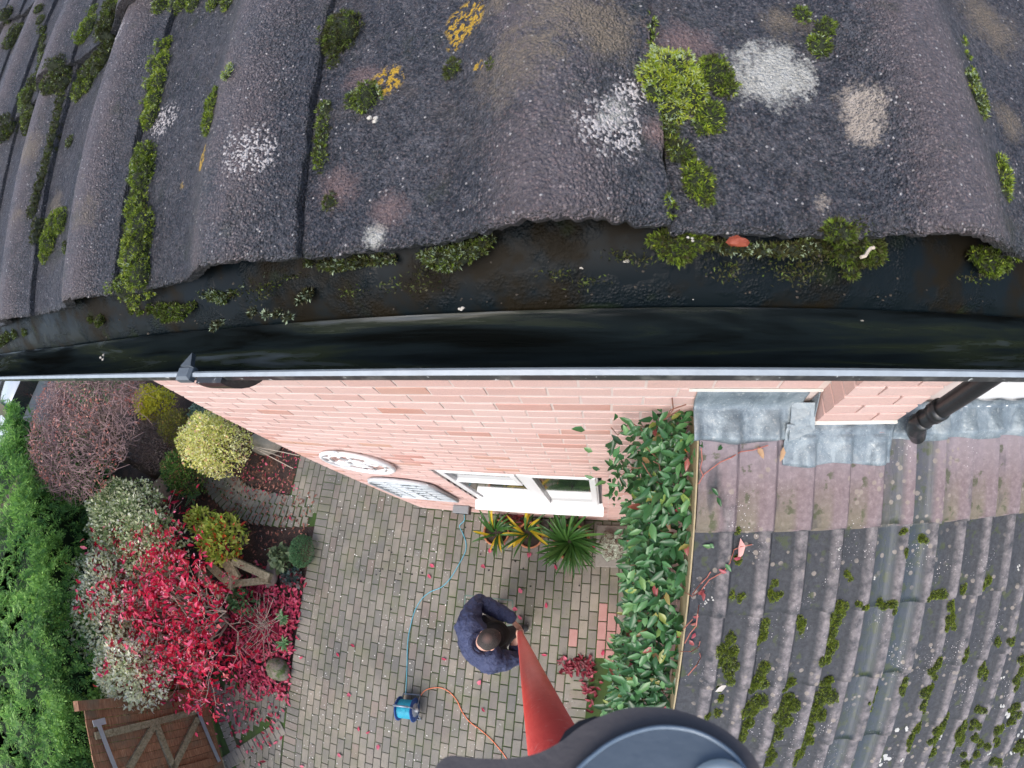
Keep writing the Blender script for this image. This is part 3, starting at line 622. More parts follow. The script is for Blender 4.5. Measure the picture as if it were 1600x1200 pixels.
# lead: aprons dressed over the tiles, upstands against the brick
def apron(name, x0, x1, y0, y1, zt, wallx=None, seed=0, ends=0):
    nx = max(12, int((x1-x0)/.008)); xs = np.linspace(x0, x1, nx); sfn = lambda y: y/math.cos(LT)
    rows = [(y0, zt), (y0-.002, zt-.02)]; V = []
    ss = np.linspace(0, 1, 12); m_ = 4+len(ss)
    for i, x in enumerate(xs):
        wv = .002*math.sin(x*41+seed)+.0015*mnoise.noise(Vector((x*25, seed, 0)))
        base = lp(x, sfn(y0-.012), lh(x, sfn(y0-.012))*.35+.020)
        zb = base[2]
        V += [(x, y0+.002, zt+wv), (x, y0-.003+wv*.3, zt-.003+wv), (x, y0-.005+wv*.4, (zt+zb)/2), (x, y0-.010+wv, zb+.012)]
        for t in ss:
            y = y0-.018+(y1-y0+.018+(.006*math.sin(x*21.3+seed) if t == 1 else 0)*1)*t; s_ = sfn(y)
            hh = lh(x, s_); bl_ = min(1, t*1.5); P = lp(x, s_, (hh*bl_+.012*(1-bl_))+.0045+.0014*mnoise.noise(Vector((x*30, y*30, seed))))
            V.append(tuple(P))
    F = [(i*m_+j, i*m_+j+1, (i+1)*m_+j+1, (i+1)*m_+j) for i in range(nx-1) for j in range(m_-1)]
    o = mk(name, V, F, M_LEAD, None, True); so = o.modifiers.new('s', 'SOLIDIFY'); so.thickness = .0025; so.offset = 1
    return par(o, ext)
apron('lead_flashing', .300, .70, -.002, -.131, 3.69, seed=1)
apron('lead_flashing', .640, 1.09, -.085, -.210, 3.588, seed=2)
apron('lead_flashing', 1.07, 4.1, -.002, -.135, 3.53, seed=3)
m = MB(); m.prism([(.742, -.002, 3.69), (.742, -.088, 3.59), (.742, -.11, 3.52), (.742, -.002, 3.58)], (-.004, 0, 0), (0, 0, 0)); m.prism([lp(.66, -.002, .022), lp(.742, -.002, .05), lp(.742, -.10, .04), lp(.65, -.14, .028)], (0, 0, 0), tuple(LN*.004))
kide(m, 'lead_flashing', M_LEAD)
m = MB(); m.box((.27, -.006, 3.692), (.745, .0, 3.704)); m.box((.745, -.089, 3.590), (1.09, -.078, 3.600)); kide(m, 'mortar_fillet', plain('pale pointing', (.72, .70, .64), .9, .1))

# ------------------------------------------------------------------ moss
M_MOSS = foliage('moss shoots', [(0, (.010, .014, .006)), (.22, (.050, .045, .014)), (.45, (.075, .105, .018)), (.6, (.12, .18, .020)), (.75, (.22, .31, .025)), (.9, (.40, .44, .035)), (1, (.34, .42, .28))], .6, .2, gain=1.05)
M_MOSSB = plain('moss base', (.016, .022, .009), .95, .5, 80, .003, 300)
SH = []
for a in range(5):
    an = 2*PI*a/5
    SH.append(an)
def moss(name, blobs, place, nrm, step, blade, t0, t1, lab=None, cat_='moss', grp=None, pale=0):
    VV, FF, TT = [], [], []; mb = MB()
    base = Vector(place(*blobs[0][:2], 0))
    parts = []
    for bl_ in blobs:
        x, s_, r, ry = bl_[:4]; hgt = r*.8
        npt = int(min(1500, max(14, PI*r*ry/(step*step)*1.6))); q = RNG.normal(size=(npt, 3)); q[:, 2] = abs(q[:, 2]); q /= np.linalg.norm(q, axis=1)[:, None]
        lump = 1+.30*vn(q*1.0, 2.6, x*100)+.16*vn(q, 6.5, x*50)
        P = np.array([place(x+r*a*l, s_+ry*b*l, hgt*c*l) for (a, b, c), l in zip(q, lump)])
        nn_ = nrm[None, :]*q[:, 2:3]+np.array([1, 0, 0])[None]*q[:, 0:1]+np.cross(nrm, [1, 0, 0])[None]*q[:, 1:2]
        tt = np.clip(.08+t0+(t1-t0)*(.5+1.0*vn(q, 3.1, s_*90)+.16*RNG.normal(size=npt)), 0, 1)
        if pale: tt = np.where(RNG.random(npt) < pale, 1.0, tt)
        for k in range(4):
            d = nn_*1.0+RNG.normal(size=(npt, 3))*.55
            parts.append(leaves(P-nn_*blade*.35, d, rdir(npt), blade*RNG.uniform(.7, 1.35, npt), blade*.23, np.clip(tt+.08*RNG.normal(size=npt), 0, 1), LEAF3))
        nb = 9; ring = []
        mb2 = []
        for i in range(6):
            ph = PI/2*i/5
            for k in range(nb):
                th = 2*PI*k/nb; mb2.append(place(x+r*.9*math.cos(ph)*math.cos(th), s_+ry*.9*math.cos(ph)*math.sin(th), hgt*.86*math.sin(ph)-.002))
        mb.add(mb2, [(i*nb+k, i*nb+(k+1) % nb, (i+1)*nb+(k+1) % nb, (i+1)*nb+k) for i in range(5) for k in range(nb)])
    V, F, T = cat(parts); F2 = []
    o = mk(name, V, F, M_MOSS, None, False, tint=T)
    b = mb.make('cushion', M_MOSSB, None, True); b.parent = o; b['kind'] = 'stuff'
    if lab: tag(o, lab, cat_, grp)
    return o
def mplace(x, s_, n_=0): return up(x, s_, uh(x, s_)+n_)
def mu(px, py, r, lift=.02):
    P = upn(px, py, lift); s_ = float((P-UP0) @ UD); return (float(P[0]), s_)
def umoss(name, pts, t0, t1, lab, pale=0, step=.0020, blade=.0032, grp=None):
    bl = []
    for q in pts:
        px, py, r = q[:3]; P = mplace(*mu(px, py, r)); sc = scale_at(P)
        for _ in range(2):   # refine for the tile surface under the clump
            x, s_ = mu(px, py, r, uh(*mu(px, py, r))+.003)
        bl.append((x, s_, r*sc*1.18, r*sc*1.4))
    return moss(name, bl, mplace, UN, step, blade, t0, t1, lab, 'moss', grp, pale)
G_ = 'moss cushions growing on the upper roof tiles'
CL = [([(258, 70, 9), (252, 98, 12), (246, 128, 13), (240, 155, 12), (234, 182, 12)], .35, .85, 'long bright green strip of moss in the left tile joint, upper part', 0),
 ([(225, 245, 16), (222, 272, 19), (226, 258, 14)], .3, .7, 'green moss lump midway down the left tile joint', .1),
 ([(213, 325, 17), (220, 358, 23), (214, 392, 23), (217, 425, 21), (211, 455, 16)], .15, .85, 'long yellow and brown moss mat at the foot of the left tile joint', 0),
 ([(85, 352, 14), (94, 345, 12), (78, 375, 14), (70, 395, 9)], .3, .8, 'yellow green moss cushion in the second joint from the left', 0),
 ([(338, 150, 7), (334, 172, 13), (331, 195, 12)], .3, .75, 'small olive moss cushion in the pan left of the pale roll', 0),
 ([(362, 118, 8)], .5, .9, 'tiny pale grey hairy moss tuft', .5), ([(125, 138, 12), (136, 130, 9)], .15, .75, 'moss cushion beneath the overlapping tile edge at left', 0),
 ([(115, 33, 11), (108, 42, 9)], .3, .7, 'oval moss cushion near the top left corner', .05), ([(146, 16, 6)], .3, .7, 'tiny moss dot beside the top left cushion', .2),
 ([(20, 144, 9)], .2, .6, 'dull moss cushion at the left frame edge', .25), ([(10, 174, 9)], .2, .6, 'lower dull moss cushion at the left frame edge', .2), ([(107, 221, 6)], .05, .4, 'tiny dark moss dot in the left pan', .1), ([(100, 385, 6)], .1, .5, 'small dark green moss dot near the yellow green cushion', .1),
 ([(535, 48, 24), (524, 66, 16), (519, 95, 8)], .02, .45, 'brown and olive moss cushion at the top of the second joint', 0),
 ([(505, 170, 10), (503, 195, 10), (500, 215, 9), (499, 240, 11), (496, 262, 6)], .1, .6, 'broken moss strip down the second joint', .1),
 ([(571, 150, 18), (548, 156, 10)], .2, .6, 'green moss with grey pebble on the dark tile', .1), ([(705, 105, 12)], .1, .45, 'round dark moss dot beside yellow lichen', 0), ([(514, 314, 10)], .1, .4, 'flat dark moss patch at the second joint', .1), ([(765, 100, 6)], .2, .5, 'faint moss fleck beside yellow lichen', 0),
 ([(1019, 30, 6), (1020, 50, 6), (1023, 75, 7)], .3, .8, 'thin bright moss line in the third joint', .3),
 ([(1052, 112, 29), (1034, 138, 27), (1073, 140, 25), (1052, 168, 18), (1048, 128, 25), (1026, 112, 18), (1082, 118, 14)], .62, .93, 'large lime green moss cushion on the third joint', 0),
 ([(1118, 115, 22), (1136, 130, 14), (1108, 102, 12)], .15, .7, 'dark green moss cushion right of the lime cushion', 0), ([(1112, 180, 18), (1098, 192, 12)], .25, .7, 'green moss lump below the dark green cushion', 0),
 ([(1047, 200, 11), (1065, 236, 15), (1052, 222, 10), (1075, 245, 10)], .1, .5, 'dark ragged moss below the lime cushion', .05), ([(1092, 283, 20), (1100, 300, 14), (1085, 266, 13)], .2, .7, 'olive moss cushion low on the third joint', 0), ([(1047, 318, 8), (1047, 335, 6)], .2, .6, 'moss at the foot of the third joint', .1),
 ([(1254, 20, 9)], .25, .6, 'topmost of the three round moss tufts', .08), ([(1290, 42, 11)], .25, .6, 'right one of the three round moss tufts', .08), ([(1281, 70, 13)], .25, .6, 'lowest of the three round moss tufts', .08),
 ([(1518, 132, 12), (1527, 155, 14), (1533, 172, 8)], .2, .6, 'grey green moss on the right hand roll', .3), ([(1566, 255, 9), (1570, 275, 11), (1573, 298, 8)], .35, .85, 'yellow green moss strip at the right joint', 0), ([(1508, 62, 4), (1514, 85, 4), (1521, 108, 4)], .35, .7, 'thin green moss thread at the right joint', 0),
 ([(260, 15, 9), (280, 8, 9), (300, 5, 9), (330, 3, 9), (350, 2, 8)], .25, .7, 'green moss along the tile edge at the top of the picture', .1)]
for pts, t0, t1, lab, pale in CL: umoss('moss_cushion', pts, t0, t1, lab, pale, grp=G_)
# moss packed under tile noses of the second course, top left
jl = []
for px, py, r in ((160, 85, 11), (150, 100, 12), (135, 115, 10), (110, 118, 10), (90, 125, 9), (70, 128, 8), (50, 130, 7), (170, 60, 11), (168, 40, 12), (176, 20, 13), (180, 5, 12), (45, 150, 7), (48, 175, 7), (42, 195, 8), (25, 200, 8), (8, 205, 8), (5, 60, 6), (15, 45, 6), (25, 30, 6)): jl.append((px, py, r*1.25))
umoss('moss_fringe', jl, .02, .45, 'dark moss packed under the overlapping tile edge at top left', .05, .0028, .0042)
jl = [(103-i*1.05*4.5, 160+i*19, 6.5) for i in range(12)]
umoss('moss_fringe', jl, .05, .4, 'thin dark moss line in the far left joint', 0, .0026, .004)
umoss('moss_fringe', [(72-i*1.8, 20+i*14, 5) for i in range(9)], .05, .5, 'thin moss line in the joint at the top left corner', .05, .0026, .004)
# eaves moss hanging between tile noses and felt
def eplace_px(px, py, z): 
    return on(px, py, 2, z)
def emoss(pts, t0, t1, lab, pale=0):
    parts = []; mb = MB()
    for px, py, r in pts:
        zz = 4.857-(py-360)*.00028; zz = min(4.872, max(4.828, zz)) if py > 365 else 4.868
        c = eplace_px(px, py, zz); sc = scale_at(c); R_ = r*sc*1.15; npt = int(min(1200, max(20, 2.6*R_*R_*PI/(.0021**2)))); q = RNG.normal(size=(npt, 3)); q[:, 2] = abs(q[:, 2])*.8+.0; q /= np.linalg.norm(q, axis=1)[:, None]
        lump = 1+.3*vn(q, 2.6, px*.01)+.15*vn(q, 6, px*.02); P = c+q*np.array([R_*1.1, R_, R_*.6])*lump[:, None]
        tt = np.clip(t0+(t1-t0)*(.5+.8*vn(q, 3, py*.03)+.15*RNG.normal(size=npt)), 0, 1)
        if pale: tt = np.where(RNG.random(npt) < pale, 1.0, tt)
        for k in range(3): parts.append(leaves(P-q*.001, q+RNG.normal(size=(npt, 3))*.6+np.array([0, -.3, 0]), rdir(npt), .0036*RNG.uniform(.7, 1.4, npt), .0013, tt, LEAF3))
        mb.ell(c, (R_*1.0, R_*.9, R_*.5), 10, jit=.1)
    V, F, T = cat(parts); o = mk('moss_fringe', V, F, M_MOSS, None, False, tint=T); b = mb.make('cushion', M_MOSSB, None, True); b.parent = o; b['kind'] = 'stuff'
    tag(o, lab, 'moss', 'moss hanging from the eaves over the gutter')
emoss([(1335, 368, 30), (1322, 395, 22), (1345, 348, 16), (1352, 395, 22), (1328, 425, 10), (1312, 365, 18), (1365, 385, 14), (1300, 385, 14)], .1, .65, 'big moss clump with a pale root hanging over the gutter on the right')
emoss([(1262, 388, 12), (1240, 392, 11), (1215, 393, 11), (1190, 392, 10), (1165, 390, 9), (1140, 388, 10), (1120, 386, 9), (1280, 386, 12)], .05, .45, 'dark moss fringe along the eaves left of the big clump', .12)
emoss([(1078, 382, 18), (1052, 385, 22), (1040, 378, 14), (1062, 400, 14), (1095, 380, 12), (1022, 376, 8)], .15, .75, 'green moss lump at the foot of the third tile joint')
emoss([(1540, 410, 17), (1560, 405, 14), (1582, 395, 10), (1588, 372, 7), (1525, 402, 10)], .2, .8, 'yellow green moss at the foot of the right hand roll')
emoss([(700, 405, 20), (718, 400, 18), (680, 404, 14), (740, 393, 14), (665, 400, 9), (755, 382, 9), (765, 374, 6)], .15, .6, 'moss lump under the middle tile left of its roll', .15)
emoss([(545, 412, 11), (527, 414, 12), (510, 412, 10), (560, 410, 10), (592, 406, 9), (612, 406, 7), (575, 408, 7), (486, 408, 9)], .1, .5, 'low moss fringe right of the second tile joint', .12)
emoss([(340, 455, 14), (325, 452, 12), (352, 462, 12), (310, 450, 9), (368, 452, 9), (385, 440, 8), (400, 432, 8), (420, 425, 7), (440, 420, 6)], .15, .6, 'pale green moss lump under the tile right of the left joint', .25)
emoss([(255, 482, 12), (242, 476, 11), (270, 488, 13), (285, 490, 10), (228, 468, 10), (212, 478, 10), (222, 482, 8), (262, 495, 8), (300, 478, 7)], .15, .7, 'green moss spreading onto the felt below the left joint')
emoss([(148, 492, 9), (158, 500, 8), (138, 490, 7), (105, 490, 6), (118, 487, 6)], .15, .6, 'small moss lump below the second tile from the left')
emoss([(30, 515, 10), (45, 512, 9), (18, 520, 9), (8, 530, 8), (55, 506, 7)], .1, .6, 'moss at the far left of the eaves', .1)
emoss([(480, 462, 9), (470, 468, 7), (337, 510, 6), (345, 506, 5), (395, 488, 6), (415, 492, 5), (435, 490, 6), (450, 496, 6)], 0, .3, 'brown dried moss crumbs lying on the felt', .2)
# crumbs of grit in the trough
m = MB()
for px, py, z, r in ((720, 482, 4.807, 5), (1003, 455, 4.812, 3), (955, 452, 4.812, 2.5), (1037, 460, 4.81, 3.5), (1060, 459, 4.81, 4), (1082, 470, 4.808, 4), (1090, 465, 4.808, 3), (1440, 467, 4.81, 4), (1455, 474, 4.808, 4), (1467, 466, 4.81, 3), (1419, 472, 4.81, 2), (1346, 501, 4.75, 2), (430, 488, 4.81, 4), (447, 492, 4.81, 5), (978, 410, 4.835, 5), (908, 418, 4.83, 2.5), (1079, 375, 4.87, 4), (160, 557, 4.78, 4), (583, 187, 4.93, 7)):
    c = on(px, py, 2, z); k = scale_at(c)*r
    for j in range(3): m.ell(c+RNG.normal(size=3)*k*.45, (k*.6, k*.55, k*.35), 6, jit=.5)
tag(m.make('grit', plain('pale grit', (.45, .42, .37), .8, .3, 200)), kind='stuff')
m = MB(); m.ell(on(1152, 377, 2, 4.868), (.0075, .004, .003), 8, jit=.4); tag(m.make('dead_leaf', plain('rust brown leaf', (.22, .045, .02), .6)), 'small rust red leaf caught under the tile edge', 'leaf')
m = MB(); c = [on(x, y, 2, 4.873) for x, y in ((1345, 402), (1352, 400), (1356, 393), (1360, 388), (1366, 387))]; m.tube(c, .0011, 6); tag(m.make('root', M_CREAMT), 'pale curled root on the big eaves moss clump', 'root')

m = MB()
for i in range(70):
    px = random.uniform(150, 1590); t = random.random(); zc = 4.812+.03*t; yb = 478+((px-1100)/1000)**2*70 if px < 1100 else 476+((px-1150)/450)**2*18
    c = on(px, yb-8-75*t**1.3, 2, 4.808+.045*t); k = scale_at(c)*random.uniform(.8, 2.6); m.ell(c+np.array([0, 0, .001]), (k, k*.8, k*.5), 5, random.random(), jit=.7)
tag(m.make('silt_crumbs', plain('dark silt crumbs', (.05, .04, .03), .8, .6, 300)), kind='stuff')
parts = []
for i in range(26):
    px = random.uniform(180, 1560); yb = 478+((px-1100)/1000)**2*70 if px < 1100 else 476+((px-1150)/450)**2*18; c = on(px, yb-random.uniform(40, 85), 2, 4.838); q = c+RNG.normal(size=(60, 3))*np.array([.007, .003, .0012]); parts.append(leaves(q, rdir(60)+np.array([0, -.2, .5]), rdir(60), .0034, .0012, np.clip(RNG.normal(.22, .15, 60), 0, 1), LEAF3))
V, F, T = cat(parts); tag(mk('moss_crumbs', V, F, M_MOSS, tint=T), kind='stuff')
# moss on the lower roof
def lplace(x, s_, n_=0): return lp(x, s_, lh(x, s_)+n_)
bl = []; big_bl = []
def lclump(px, py, r):
    P = lpn(px, py, .012); s_ = float((P-LP0) @ LD); sc = scale_at(P); return (float(P[0]), s_, r*sc, r*sc*1.3)
LC = [[(1142, 1000, 9), (1132, 1015, 12), (1145, 1020, 12), (1135, 1038, 12), (1138, 1055, 9)], [(1188, 1000, 8), (1192, 1042, 12), (1188, 1058, 13), (1182, 1075, 13), (1178, 1095, 13), (1172, 1115, 13), (1168, 1132, 11), (1160, 1150, 9)], [(1235, 1072, 11), (1233, 1090, 12), (1228, 1108, 13), (1222, 1128, 12), (1217, 1142, 9)], [(1292, 1068, 12), (1288, 1085, 13), (1280, 1105, 13), (1275, 1120, 11), (1268, 1135, 10), (1262, 1150, 11), (1250, 1168, 9), (1245, 1185, 9)],
 [(1300, 1000, 9), (1296, 1018, 10), (1290, 1030, 9), (1305, 985, 8)], [(1312, 945, 10), (1318, 955, 11), (1308, 960, 12), (1300, 968, 9)], [(1249, 971, 8), (1256, 978, 8), (1254, 988, 6)], [(1200, 975, 7), (1194, 988, 9), (1192, 1000, 7)], [(1210, 930, 9), (1205, 926, 6)], [(1154, 877, 7)], [(1152, 832, 6)], [(1145, 930, 6), (1158, 935, 6)], [(1212, 912, 6)], [(1390, 945, 9), (1380, 946, 8), (1398, 955, 6), (1375, 943, 6)], [(1460, 930, 8), (1470, 928, 7), (1450, 934, 6)], [(1485, 945, 8), (1488, 955, 8), (1485, 965, 7), (1478, 975, 6)], [(1505, 918, 6), (1535, 910, 8), (1545, 905, 6)], [(1485, 975, 6), (1492, 980, 5)], [(1462, 1030, 8), (1458, 1050, 9), (1453, 1070, 9), (1448, 1085, 8), (1440, 1100, 7)], [(1412, 1070, 8), (1408, 1082, 8)], [(1508, 1020, 7), (1504, 1028, 6)], [(1535, 1040, 9), (1540, 1055, 7)], [(1430, 1130, 9), (1425, 1145, 9), (1420, 1160, 8)], [(1470, 1125, 10), (1468, 1140, 10), (1460, 1155, 9), (1455, 1175, 8)], [(1505, 1130, 9), (1500, 1145, 10), (1497, 1160, 9)], [(1530, 1110, 7), (1525, 1130, 7), (1520, 1145, 6)], [(1560, 1140, 8), (1555, 1155, 7)], [(1590, 1050, 9), (1597, 1035, 9), (1588, 1070, 7)], [(1560, 1005, 6), (1575, 1000, 6)], [(1205, 1170, 8), (1208, 1185, 9), (1200, 1195, 8)], [(1108, 1118, 6), (1120, 1115, 6)], [(1128, 1092, 6), (1125, 1080, 5)], [(1368, 1080, 4), (1362, 1095, 4), (1360, 1108, 3)], [(1410, 830, 6)], [(1442, 843, 7)], [(1416, 860, 5)], [(1324, 900, 5), (1332, 905, 4)], [(1350, 946, 6), (1340, 940, 5)], [(1535, 1165, 6), (1528, 1180, 6)], [(1585, 1110, 7), (1580, 1125, 6)], [(1590, 1170, 8)], [(1505, 1190, 8)], [(1560, 1190, 7)]]
seen = {}
for i, c_ in enumerate(LC):
    bl_ = [lclump(x+random.gauss(0, r*.42), y+random.gauss(0, r*.5), r*random.uniform(.34, .66)) for x, y, r in c_ for _ in range(4)]
    P = lpn(c_[0][0], c_[0][1], .012); gi = int((P[0]-LX)/(LW/2))+1; ci_ = int(-(float((P-LP0) @ LD)-LS0)/LG)+2
    OR = ['first', 'second', 'third', 'fourth', 'fifth', 'sixth', 'seventh', 'eighth', 'ninth', 'tenth', 'eleventh', 'twelfth', 'thirteenth', 'fourteenth', 'fifteenth', 'sixteenth']
    key = (gi, ci_); seen[key] = seen.get(key, 0)+1
    lab = ('long moss strip' if len(c_) > 3 else 'moss tuft')+' by the %s roll, %s tile course of lower roof' % (OR[gi-1], OR[ci_-1])+(['', '', ', second down', ', third down', ', fourth down'][seen[key]])
    moss('moss_clump', bl_, lplace, LN, .0036, .0062, .25, .85, lab, 'moss', 'long moss strips on the lower roof' if len(c_) > 3 else 'small moss tufts on the lower roof')
m = MB()
for px, py, r in ((1163, 932, 3.5), (1108, 935, 4), (1105, 942, 3), (1386, 863, 0), (1310, 857, 2.5), (1368, 905, 3), (1410, 1144, 7), (1385, 1185, 8), (1376, 1190, 6), (1408, 1184, 3), (1474, 1153, 3), (1496, 1157, 3), (1541, 1175, 3), (1597, 1147, 5), (1592, 890, 4), (1579, 1118, 6), (1571, 1060, 3), (1584, 1178, 4), (1560, 1106, 5), (1145, 1120, 0), (1593, 706, 0)):
    if r:
        P = lpn(px, py, .015); k = scale_at(P)*r; x, s_ = P[0], float((P-LP0) @ LD)
        for j in range(3): m.ell(lplace(x+random.gauss(0, k*.5), s_+random.gauss(0, k*.5), .001), (k*.42, k*.42, .0012), 8, jit=.6)
tag(m.make('bird_droppings', plain('white droppings', (.50, .50, .47), .8, .2)), kind='stuff')

# ------------------------------------------------------------------ climbing plant on the extension wall
M_VINE = foliage('evergreen climber leaf', [(0, (.020, .060, .022)), (.35, (.038, .125, .042)), (.6, (.075, .21, .075)), (.82, (.15, .31, .11)), (.93, (.28, .38, .08)), (.97, (.30, .12, .08)), (1, (.34, .05, .07))], .33, .22, .5)
npt = 5400; y = RNG.uniform(-2.3, .0, npt); y = np.minimum(y, -.015); zt = 3.52+.437*y; z = zt-RNG.random(npt)**1.9*1.9+.03
edge = .115+.06*vn(np.stack([y, z, z*0], 1), 2.2)+.05*vn(np.stack([y, z, z*0], 1), 6, 3)-.05*smooth((-y-.7)/.8)+np.clip(2.4-z, 0, 2)*.10; edge = np.where(y > -.2, edge+.03, edge)
dep = RNG.random(npt)**.85; x = .325-(.325-edge)*dep; x = np.where(z < zt-.05, np.minimum(x, .305), np.minimum(x+.02, .345))
P = np.stack([x, y, z], 1); D = rdir(npt)*np.array([1, 1, .35])+np.stack([-np.ones(npt)*.25, -.15*np.ones(npt), -.15*np.ones(npt)], 1); Nn = rdir(npt)*.38+np.stack([-.25*np.ones(npt), -.05*np.ones(npt), np.ones(npt)], 1)
L = RNG.uniform(.040, .080, npt)*(1-.22*(y > -.25)); t = np.clip(.42+.22*RNG.normal(size=npt)+.1*(dep-.5), 0, .9); t = np.where(RNG.random(npt) < .045, RNG.uniform(.93, 1, npt), t)
V1 = leaves(P, D, Nn, L, L*.42, t, LEAF)
npt = 270; y2 = RNG.uniform(-.62, .02, npt)                          # shoots reaching over the house wall
y2 = -np.abs(RNG.normal(size=npt))*.10-.03; x2 = .30-np.abs(RNG.normal(size=npt))*.17; z2 = RNG.uniform(2.5, 3.58, npt); k_ = x2 > -.10; x2, y2, z2 = x2[k_], y2[k_], z2[k_]; n2 = len(x2)
V2 = leaves(np.stack([x2, y2, z2], 1), rdir(n2)+np.array([-.6, -.2, -.2]), rdir(n2)*.4+np.array([0, -.3, 1]), RNG.uniform(.04, .075, n2), .024, np.clip(.35+.2*RNG.normal(size=n2), 0, .8), LEAF)
V, F, T = cat([V1, V2]); vine = mk('climbing_plant', V, F, M_VINE, None, True, tint=T); tag(vine, 'glossy green climbing plant spilling down beside the lower roof edge', 'climber')
m = MB()
for i in range(90):
    y0 = -random.random()*2.1-.02; z0 = 3.45+.437*y0-random.random()*.9; p = np.array([.30, y0, z0]); Q = [p]
    d = np.array([-.5, random.uniform(-.6, .4), random.uniform(-.4, .5)])
    for j in range(6): d = d+RNG.normal(size=3)*.35; d[0] -= .02; d /= np.linalg.norm(d); p = p+d*.045; p[0] = min(p[0], .31); Q.append(p)
    m.tube(Q, .0022, 5)
for tr in ([(1062, 640), (1030, 660), (1015, 690), (1000, 668), (985, 660), (965, 680), (955, 668)], [(1072, 632), (1048, 640), (1040, 655), (1052, 640), (1050, 622)], [(1010, 720), (985, 735), (970, 742), (975, 745)]):
    m.tube([on(a, b, 1, -.03-.02*math.sin(i)) for i, (a, b) in enumerate(tr)], .0025, 5)
s_ = m.make('stem', plain('reddish climber stems', (.20, .09, .06), .7, .3, 40)); s_.parent = vine
# runners creeping across the tiles
M_RUN = plain('red runner', (.36, .12, .09), .6, .3, 40)
def lroofpt(px, py, h_=.006):
    P = lpn(px, py, .015); x, s_ = float(P[0]), float((P-LP0) @ LD); return lplace(x, s_, h_)
m = MB(); RL = []
RUN = [[(1075, 762), (1092, 755), (1100, 742), (1125, 722), (1140, 714), (1158, 706), (1178, 704), (1198, 695)], [(1070, 925), (1082, 932), (1096, 922), (1108, 905), (1128, 890), (1138, 875), (1148, 860), (1158, 855), (1176, 852)], [(1082, 928), (1094, 912), (1105, 903), (1110, 893)], [(1070, 1005), (1078, 990), (1088, 978), (1090, 960), (1092, 945)], [(1062, 1018), (1080, 1018), (1092, 1012), (1094, 1002)], [(1082, 968), (1075, 975), (1062, 990)], [(1100, 745), (1094, 733), (1098, 720), (1096, 700)], [(1075, 1055), (1088, 1040), (1095, 1028), (1093, 1020)]]
for tr in RUN: m.tube([lroofpt(a, b, .008+.006*(i % 2)) if a > 1090 else on(a, b, 0, .32) for i, (a, b) in enumerate(tr)], .0020, 5)
run = m.make('runner', M_RUN); run.parent = vine
pp = [(1112, 762, .35), (1122, 704, .3), (1131, 877, .6), (1146, 873, 1.0), (1133, 891, 1.0), (1098, 924, .99), (1090, 928, .99), (1087, 990, 1), (1077, 1001, .99), (1090, 975, .98), (1093, 965, .99), (1113, 855, .75), (1110, 850, .5), (1120, 776, .3)]
P = np.array([lroofpt(a, b, .012) for a, b, c_ in pp]); n_ = len(P); V, F, T = leaves(P, rdir(n_)*np.array([1, 1, .2]), np.tile(LN, (n_, 1))+.3*rdir(n_), RNG.uniform(.022, .04, n_), .016, np.array([c_ for a, b, c_ in pp]), LEAF)
o = mk('runner_leaf', V, F, M_VINE, None, True, tint=T); o.parent = vine; o['kind'] = 'stuff'
M_PINKD = plain('dry pink leaf', (.62, .33, .30), .7, .15, 60); M_TAN = plain('dry tan leaf', (.36, .23, .13), .7, .3, 60)
def one_leaf(name, P, D, Nn, L, Wd, mat, lab, cat_='leaf', grp=None):
    V, F, T = leaves([np.zeros(3)], [D], [Nn], L, Wd, .5, LEAF); o = mk(name, V, F, mat, None, True, tint=T, loc=tuple(P)); tag(o, lab, cat_, grp); return o
one_leaf('dead_leaf', lroofpt(1158, 842, .012), (0, -1, -.3), LN+np.array([.5, 0, 0]), .085, .036, M_PINKD, 'dry pink leaf on a runner over the second tile course')
one_leaf('dead_leaf', lroofpt(1185, 698, .010), (.5, -1, -.2), LN, .05, .022, M_TAN, 'curled tan leaf just below the lead flashing')
one_leaf('dead_leaf', on(1224, 698, 2, 3.55), (-.2, -1, -.3), LN, .055, .02, M_TAN, 'brown leaf lying on the corner of the lead flashing')
one_leaf('dead_leaf', lroofpt(1118, 1083, .012), (1, .9, .3), LN, .065, .026, plain('pale grey leaf', (.50, .47, .42), .7), 'pale grey leaf on the lower roof beside moss')
one_leaf('dead_leaf', lroofpt(1133, 854, .02), (-1, .1, 0), LN, .0, .0, M_TAN, 'x') if 0 else None
one_leaf('dead_leaf', on(1068, 690, 1, -.10), (-.2, -.6, -.8), (-.4, -1, .6), .085, .055, plain('orange dead leaf', (.55, .20, .05), .6), 'orange dead leaf caught in the climber near the lead')
m = MB(); c = at(1083, 1106, 3.02); 
for j in range(9): m.ell(c+RNG.normal(size=3)*np.array([.03, .03, .015])-np.array([0, 0, .0]), (.028, .03, .02), 8, jit=.5)
tag(m.make('mortar_lump', plain('white mortar', (.72, .71, .68), .9, .1, 40, .01, 60)), 'white lump of mortar at the lower roof edge behind the mount', 'mortar')

